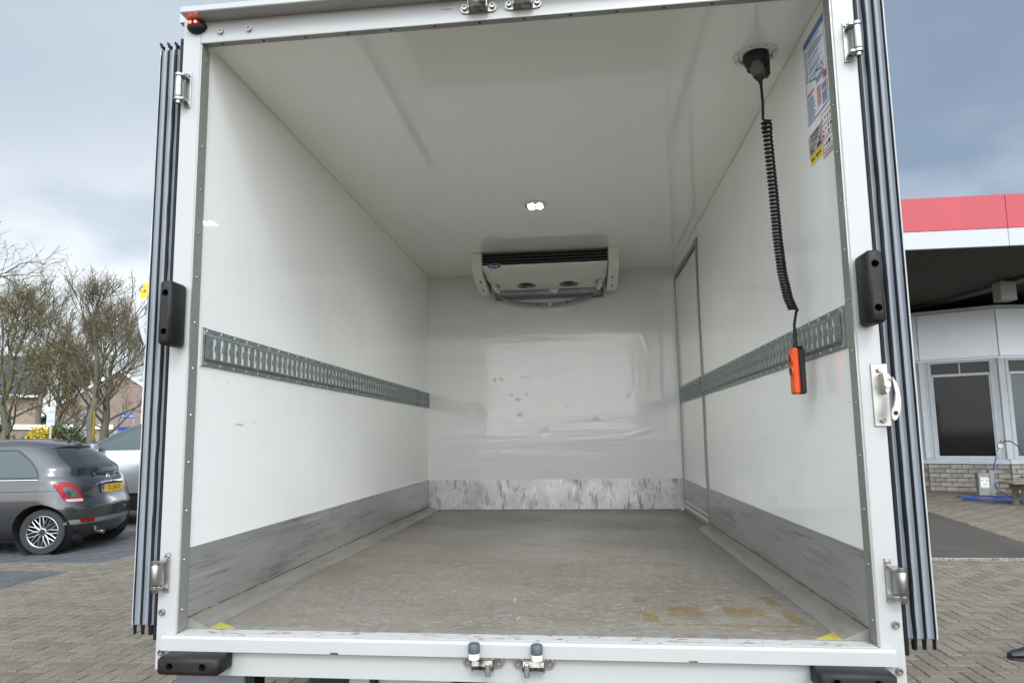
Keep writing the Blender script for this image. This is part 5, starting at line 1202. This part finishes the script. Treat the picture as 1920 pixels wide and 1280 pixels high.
bare_tree('street_tree', away(-40.6, 40), 5.8, 3.2, .14, 53, 'low bare tree with greenish twigs between the two houses', grp, first=.2, up=.8, limbs=15, subs=7, twigs=8, buds=.8, budcol=bud_g, tw=.009)
q = MB(); c0 = t2_.location; v_ = Vector((CAM.x-c0.x, CAM.y-c0.y, 0)).normalized(); rt_ = Vector((-v_.y, v_.x, 0))
for k in range(14):
    z = .35+k*.155
    for a in range(5):
        an = .25+a*.28; an2 = an+.28; w_ = .156*(1-.03*k); 
        d1 = v_*math.cos(an)+rt_*math.sin(an); d2 = v_*math.cos(an2)+rt_*math.sin(an2)
        q.quad(c0+d1*w_+Vector((0, 0, z)), c0+d2*w_+Vector((0, 0, z)), c0+d2*w_*.985+Vector((0, 0, z+.155)), c0+d1*w_*.985+Vector((0, 0, z+.155)))
obj('lichen_patch', q, lichen, t2_)
# tall dark trunks further back
for k, (az, r_, h, w_, sd2) in enumerate(((-41.7, 60, 11.5, .24, 61), (-40.3, 62, 12, .34, 67), (-39.1, 66, 12.5, .42, 71))):
    bare_tree('tall_tree', away(az, r_), h, 2.4, w_, sd2, ['thin leaning dark trunk beside the corner of the buff house', 'dark tall trunk in the middle of the three behind the sign', 'thick ivy dark trunk rising behind the lichen covered tree'][k], 'tall dark trees behind the gardens', first=.35, up=.5, limbs=12, subs=4, twigs=4, buds=.3, tw=.014, lean=((.05, 0) if k == 0 else (0, 0)))
def bush(name, c, rx_, ry_, rz_, n, mat_, label, cat='shrub', s0=.05, s1=.09, seed=1, group=None, col2=None, n2=0):
    rg = random.Random(seed); root = thing(name, c, label, cat, group)
    def leaves(n, s0, s1, shell=.55):
        q = MB()
        for i in range(n):
            d = Vector((rg.gauss(0, 1), rg.gauss(0, 1), rg.gauss(0, 1))).normalized(); f = (rg.random()*(1-shell)+shell)*(1+.16*math.sin(5*d.x+seed)*math.cos(4*d.y+seed*2))
            p_ = Vector((d.x*rx_*f, d.y*ry_*f, rz_+d.z*rz_*f)); s_ = rg.uniform(s0, s1); a = Vector((rg.gauss(0, 1), rg.gauss(0, 1), rg.gauss(0, 1))).normalized(); b = a.orthogonal().normalized()
            q.add([p_-a*s_, p_+b*s_*.5, p_+a*s_, p_-b*s_*.5], [(0, 1, 2, 3)])
        return q
    q = leaves(n, s0, s1); me = q.mesh('foliage', mat_, False, False); f_ = link('foliage', me, root); f_['kind'] = 'stuff'
    if n2: f2 = link('blossom', leaves(n2, s0, s1, .85).mesh('blossom', col2, False, False), root); f2['kind'] = 'stuff'
    q = MB()
    for k in range(5): q.tube([(0, 0, 0), (rg.uniform(-.4, .4)*rx_, rg.uniform(-.4, .4)*ry_, rz_*1.3)], [.03, .012], 5)
    link('stems', q.mesh('stems', bark), root); return root
hz_ = [(-43.9, 37, .9, .95, leaf_l, 'light green round shrub left of the first trunk', 0), (-42.6, 37, .6, .85, leaf_l, 'light green low shrub right of the first trunk', 0), (-42.05, 36, .85, .80, leaf_b, 'dark shrub dotted with pale blossom under the buff house', leaf_w), (-41.45, 38, .75, 1.2, leaf_y, 'yellow flowering shrub in front of the dark carport', 0),
       (-40.75, 38, .9, 1.0, leaf_b, 'reddish brown shrub behind the grey sign', 0), (-40.1, 38, .95, 1.25, leaf_g, 'dense dark green shrub left of the wooden fence', 0), (-39.35, 37, 1.0, .95, leaf_g, 'loose green shrub in front of the wooden fence', 0), (-40.45, 34, .35, .8, leaf_y, 'little yellow flowering bush beside the car aerial', 0), (-38.95, 41, .5, 1.6, leaf_w, 'small pale blossoming shrub above the fence', 0)]
for k, (az, r_, w_, h, mt_, lb_, c2) in enumerate(hz_): bush('garden_shrub', away(az, r_), w_, w_*.8, h, 1500, mt_, lb_, seed=k+3, group='garden shrubs along the plot edge', col2=c2 or None, n2=160 if c2 else 0)
q = MB()
rg = random.Random(5)
for i in range(9000):
    az = rg.uniform(-46, -34); r_ = rg.uniform(40, 42.5); p_ = away(az, r_); z = abs(rg.gauss(.5, .5)); z = min(z, 1.9)*(1+.2*math.sin(az*9)); s_ = rg.uniform(.05, .11)
    a = Vector((rg.gauss(0, 1), rg.gauss(0, 1), rg.gauss(0, 1))).normalized(); b = a.orthogonal().normalized(); p_ = p_+Vector((0, 0, z)); q.add([p_-a*s_, p_+b*s_*.5, p_+a*s_, p_-b*s_*.5], [(0, 1, 2, 3)])
tag(link('hedge', q.mesh('hedge', leaf_g, False, False)), 'dark green hedge running along the back of the car park', kind='stuff')
# houses: oriented across the line of sight
def across(az, r_):
    c = away(az, r_); v = (c-CG).normalized(); x = Vector((v.y, -v.x, 0)); mm = Matrix((x, v, Vector((0, 0, 1)))).transposed().to_4x4(); mm.translation = c; return c, mm
def hp(name, mb, mats, mm, parent, **k): return obj(name, mb.xf(mm), mats, parent, **k)
c, mm = across(-43.6, 62)
h1 = thing('brick_house', c, 'buff brick house with a dark tiled roof and white window panels', 'house')
q = MB(); q.box(-9, 1.95, 0, 9, 0, 5.25); hp('wall', q, house_brick2, mm, h1)
q = MB(); q.prism([(-.7, 5.2), (-.7, 5.34), (4.5, 8.6), (9.7, 5.34), (9.7, 5.2)], 0, -9.4, 2.45); rf = hp('roof', q, roof_tile, mm, h1)
q = MB(); q.box(-9.4, 1.9, -.62, -.3, 4.95, 5.17); hp('gutter_board', q, trim_w, mm, h1)
for x0, x1 in ((-1.35, -.25), (-3.0, -1.65), (-5, -3.6)):
    q = MB(); q.box(x0, x1, -.06, .0, 3.2, 4.9); w_ = hp('window', q, trim_w, mm, h1)
    q = MB(); q.box(x0+.15, x1-.15, -.08, -.061, 3.32, 3.75); hp('pane', q, glass_d, mm, w_)
q = MB(); q.box(1.955, 2.05, -.05, .05, 0, 5.2); hp('drain_pipe', q, car_black, mm, h1)
q = MB(); q.box(-2.0, 2.9, -3.2, -.05, 2.45, 2.85); hp('carport_roof', q, dark_m, mm, h1)
q = MB(); q.box(-2.0, 2.0, -1.0, -.06, 0, 2.44); hp('porch_wall', q, house_brick, mm, h1)
q = MB(); q.box(-6, -2.05, -2.4, -.05, 2.5, 2.9); hp('porch_roof', q, trim_w, mm, h1)
c, mm = across(-36.9, 60)
h2 = thing('brick_house', c, 'pink brick gable house with white verge boards behind the spreading tree', 'house')
q = MB(); q.prism([(-4.3, 0), (4.3, 0), (4.3, 4.0), (0, 7.0), (-4.3, 4.0)], 1, 0, 10); hp('wall', q, house_brick, mm, h2)
q = MB(); q.prism([(-4.6, 3.78), (0, 7.02), (4.6, 3.78), (4.6, 3.98), (0, 7.24), (-4.6, 3.98)], 1, .05, 10.2); hp('roof', q, roof_tile, mm, h2)
q = MB(); q.prism([(-4.65, 3.74), (0, 7.0), (4.65, 3.74), (4.65, 3.96), (0, 7.26), (-4.65, 3.96)], 1, -.12, .045); hp('verge_board', q, trim_w, mm, h2)
q = MB(); q.box(-.6, -.25, -.05, -.002, 2.5, 2.85); hp('wall_lamp', q, trim_w, mm, h2)
q = MB(); q.cyl((2.9, -.06, 0), (2.9, -.06, 4.7), .06, n=8); hp('drain_pipe', q, steel_post, mm, h2)
c, mm = across(-39.9, 74)
bn_ = thing('barn', c, 'dark teal barn roof rising behind the gardens', 'barn')
q = MB(); q.prism([(-5, 0), (5, 0), (5, 2.2), (.6, 5.1), (-5, 2.2)], 1, 0, 14); hp('wall', q, barn_m, mm, bn_)
q = MB(); q.prism([(-5.3, 2.0), (.6, 5.12), (5.3, 2.0), (5.3, 2.2), (.6, 5.35), (-5.3, 2.2)], 1, -.2, 14); hp('roof', q, barn_m, mm, bn_)
c, mm = across(-40.3, 50)
ga_ = thing('garage_row', c, 'low garage with a long white roof edge between the houses', 'garage')
q = MB(); q.box(-2.6, 2.3, .1, 5, 0, 2.3); hp('wall', q, house_brick, mm, ga_)
q = MB(); q.box(-2.7, 2.4, 0, 5.1, 2.31, 2.62, .02); hp('roof_edge', q, trim_w, mm, ga_)
c, mm = across(-39.25, 46)
fe = thing('garden_fence', c, 'brown wooden board fence between pale concrete posts', 'fence')
bd_ = MB(); bd_.box(-.065, .065, -.01, .01, .1, 1.98); bme = bd_.mesh('fence_board', fence_m); pd_ = MB(); pd_.box(-.07, .07, -.07, .07, 0, 2.1, .01); pme = pd_.mesh('fence_post', post_c)
rot = mm.to_euler().z
for k in range(26):
    o = link('fence_board', bme, fe); o.location = (mm @ Vector((-1.75+.14*k, 0, 0)))-c; o.rotation_euler.z = rot
for k in range(3):
    o = link('fence_post', pme, fe); o.location = (mm @ Vector((-1.85+1.85*k, -.05, 0)))-c; o.rotation_euler.z = rot
# signs and flag
c, mm = across(-41.0, 26)
sg_ = thing('traffic_sign', c, 'grey back of a rectangular traffic sign on a thin post', 'sign')
q = MB(); q.cyl((.02, 0, 0), (.02, 0, 2.75), .03, n=10); hp('post', q, steel_post, mm, sg_)
q = MB(); q.box(-.11, .11, -.06, -.035, 2.0, 2.6, .006); hp('sign_panel', q, sign_back, mm, sg_)
q = MB(); q.box(-.08, .08, -.075, -.061, 2.45, 2.49); q.box(-.08, .08, -.075, -.061, 2.15, 2.19); hp('clamp', q, steel_post, mm, sg_)
c, mm = across(-35.95, 40)
ss = thing('street_sign', c, 'blue street name sign on a thin grey post by the gable', 'street sign')
q = MB(); q.cyl((.1, 0, 0), (.1, 0, 2.95), .03, n=10); hp('post', q, steel_post, mm, ss)
q = MB(); q.box(-.55, .1, -.05, -.03, 2.72, 2.92, .005); sn = hp('name_plate', q, sign_b, mm, ss)
q = MB()
for k in range(7): q.box(-.5+k*.085, -.44+k*.085, -.0535, -.0505, 2.79, 2.85)
hp('lettering', q, white_flat, mm, sn)['kind'] = 'stuff'
q = MB(); q.box(-.6, -.1, -.05, -.03, 2.05, 2.25, .005); hp('lower_plate', q, plate_blue, mm, ss)
c, mm = across(-35.2, 27)
fg = thing('flagpole', c, 'white flagpole with a white banner beyond the open left door', 'flagpole')
fg.location.z = 0
q = MB(); q.tube([(0, 0, 0), (0, 0, 4), (0, 0, 9.95)], [.075, .07, .05], 12); q.ball((0, 0, 10.0), .05, .05, .05); hp('pole', q, pole_m, mm, fg)
q = MB(); nx, nz = 10, 24; vs = []
for j in range(nz+1):
    t = j/nz; z = 7.6-2.75*t
    for i in range(nx+1):
        s_ = i/nx; bul = .31*math.sin(math.pi*min(1, t*1.05))**.7
        vs.append((-.05-bul*s_+.02, -.1*math.sin(3*s_+4*t)-.03, z-.1*s_*t))
q.add(vs, [(j*(nx+1)+i, j*(nx+1)+i+1, (j+1)*(nx+1)+i+1, (j+1)*(nx+1)+i) for j in range(nz) for i in range(nx)]); bn2 = hp('banner', q, flag_m, mm, fg)
q = MB(); vs = []
for j in range(6):
    t = .14+.20*j/5; bul = .31*math.sin(math.pi*min(1, t*1.05))**.7
    for i in range(nx+1):
        s_ = i/nx; vs.append((-.05-bul*s_+.02, -.1*math.sin(3*s_+4*t)-.036, 7.6-2.75*t-.1*s_*t))
q.add(vs, [(j*(nx+1)+i, j*(nx+1)+i+1, (j+1)*(nx+1)+i+1, (j+1)*(nx+1)+i) for j in range(5) for i in range(nx)]); yb_ = hp('banner_patch', q, flag_y, mm, bn2)
text('lettering', 'G', .3, mm @ frame((-.22, -.16, 6.93), (1, 0, 0), (0, 0, 1)), print_black, yb_)
q = MB(); rg = random.Random(9)
for i in range(9000):
    az = rg.uniform(-33.5, 75); r_ = rg.uniform(84, 92); top_ = 4.5+1.6*math.sin(az*.7)+1.2*math.sin(az*2.3+1)+.7*math.sin(az*5.1); z = top_*rg.random()**.7; p_ = away(az, r_)+Vector((0, 0, z)); s_ = rg.uniform(.25, .6)
    a = Vector((rg.gauss(0, 1), rg.gauss(0, 1), rg.gauss(0, 1))).normalized(); b = a.orthogonal().normalized(); q.add([p_-a*s_, p_+b*s_*.5, p_+a*s_, p_-b*s_*.5], [(0, 1, 2, 3)])
tag(link('far_treeline', q.mesh('far_treeline', conifer, False, False)), 'dark far off belt of trees behind the truck and building', kind='stuff')
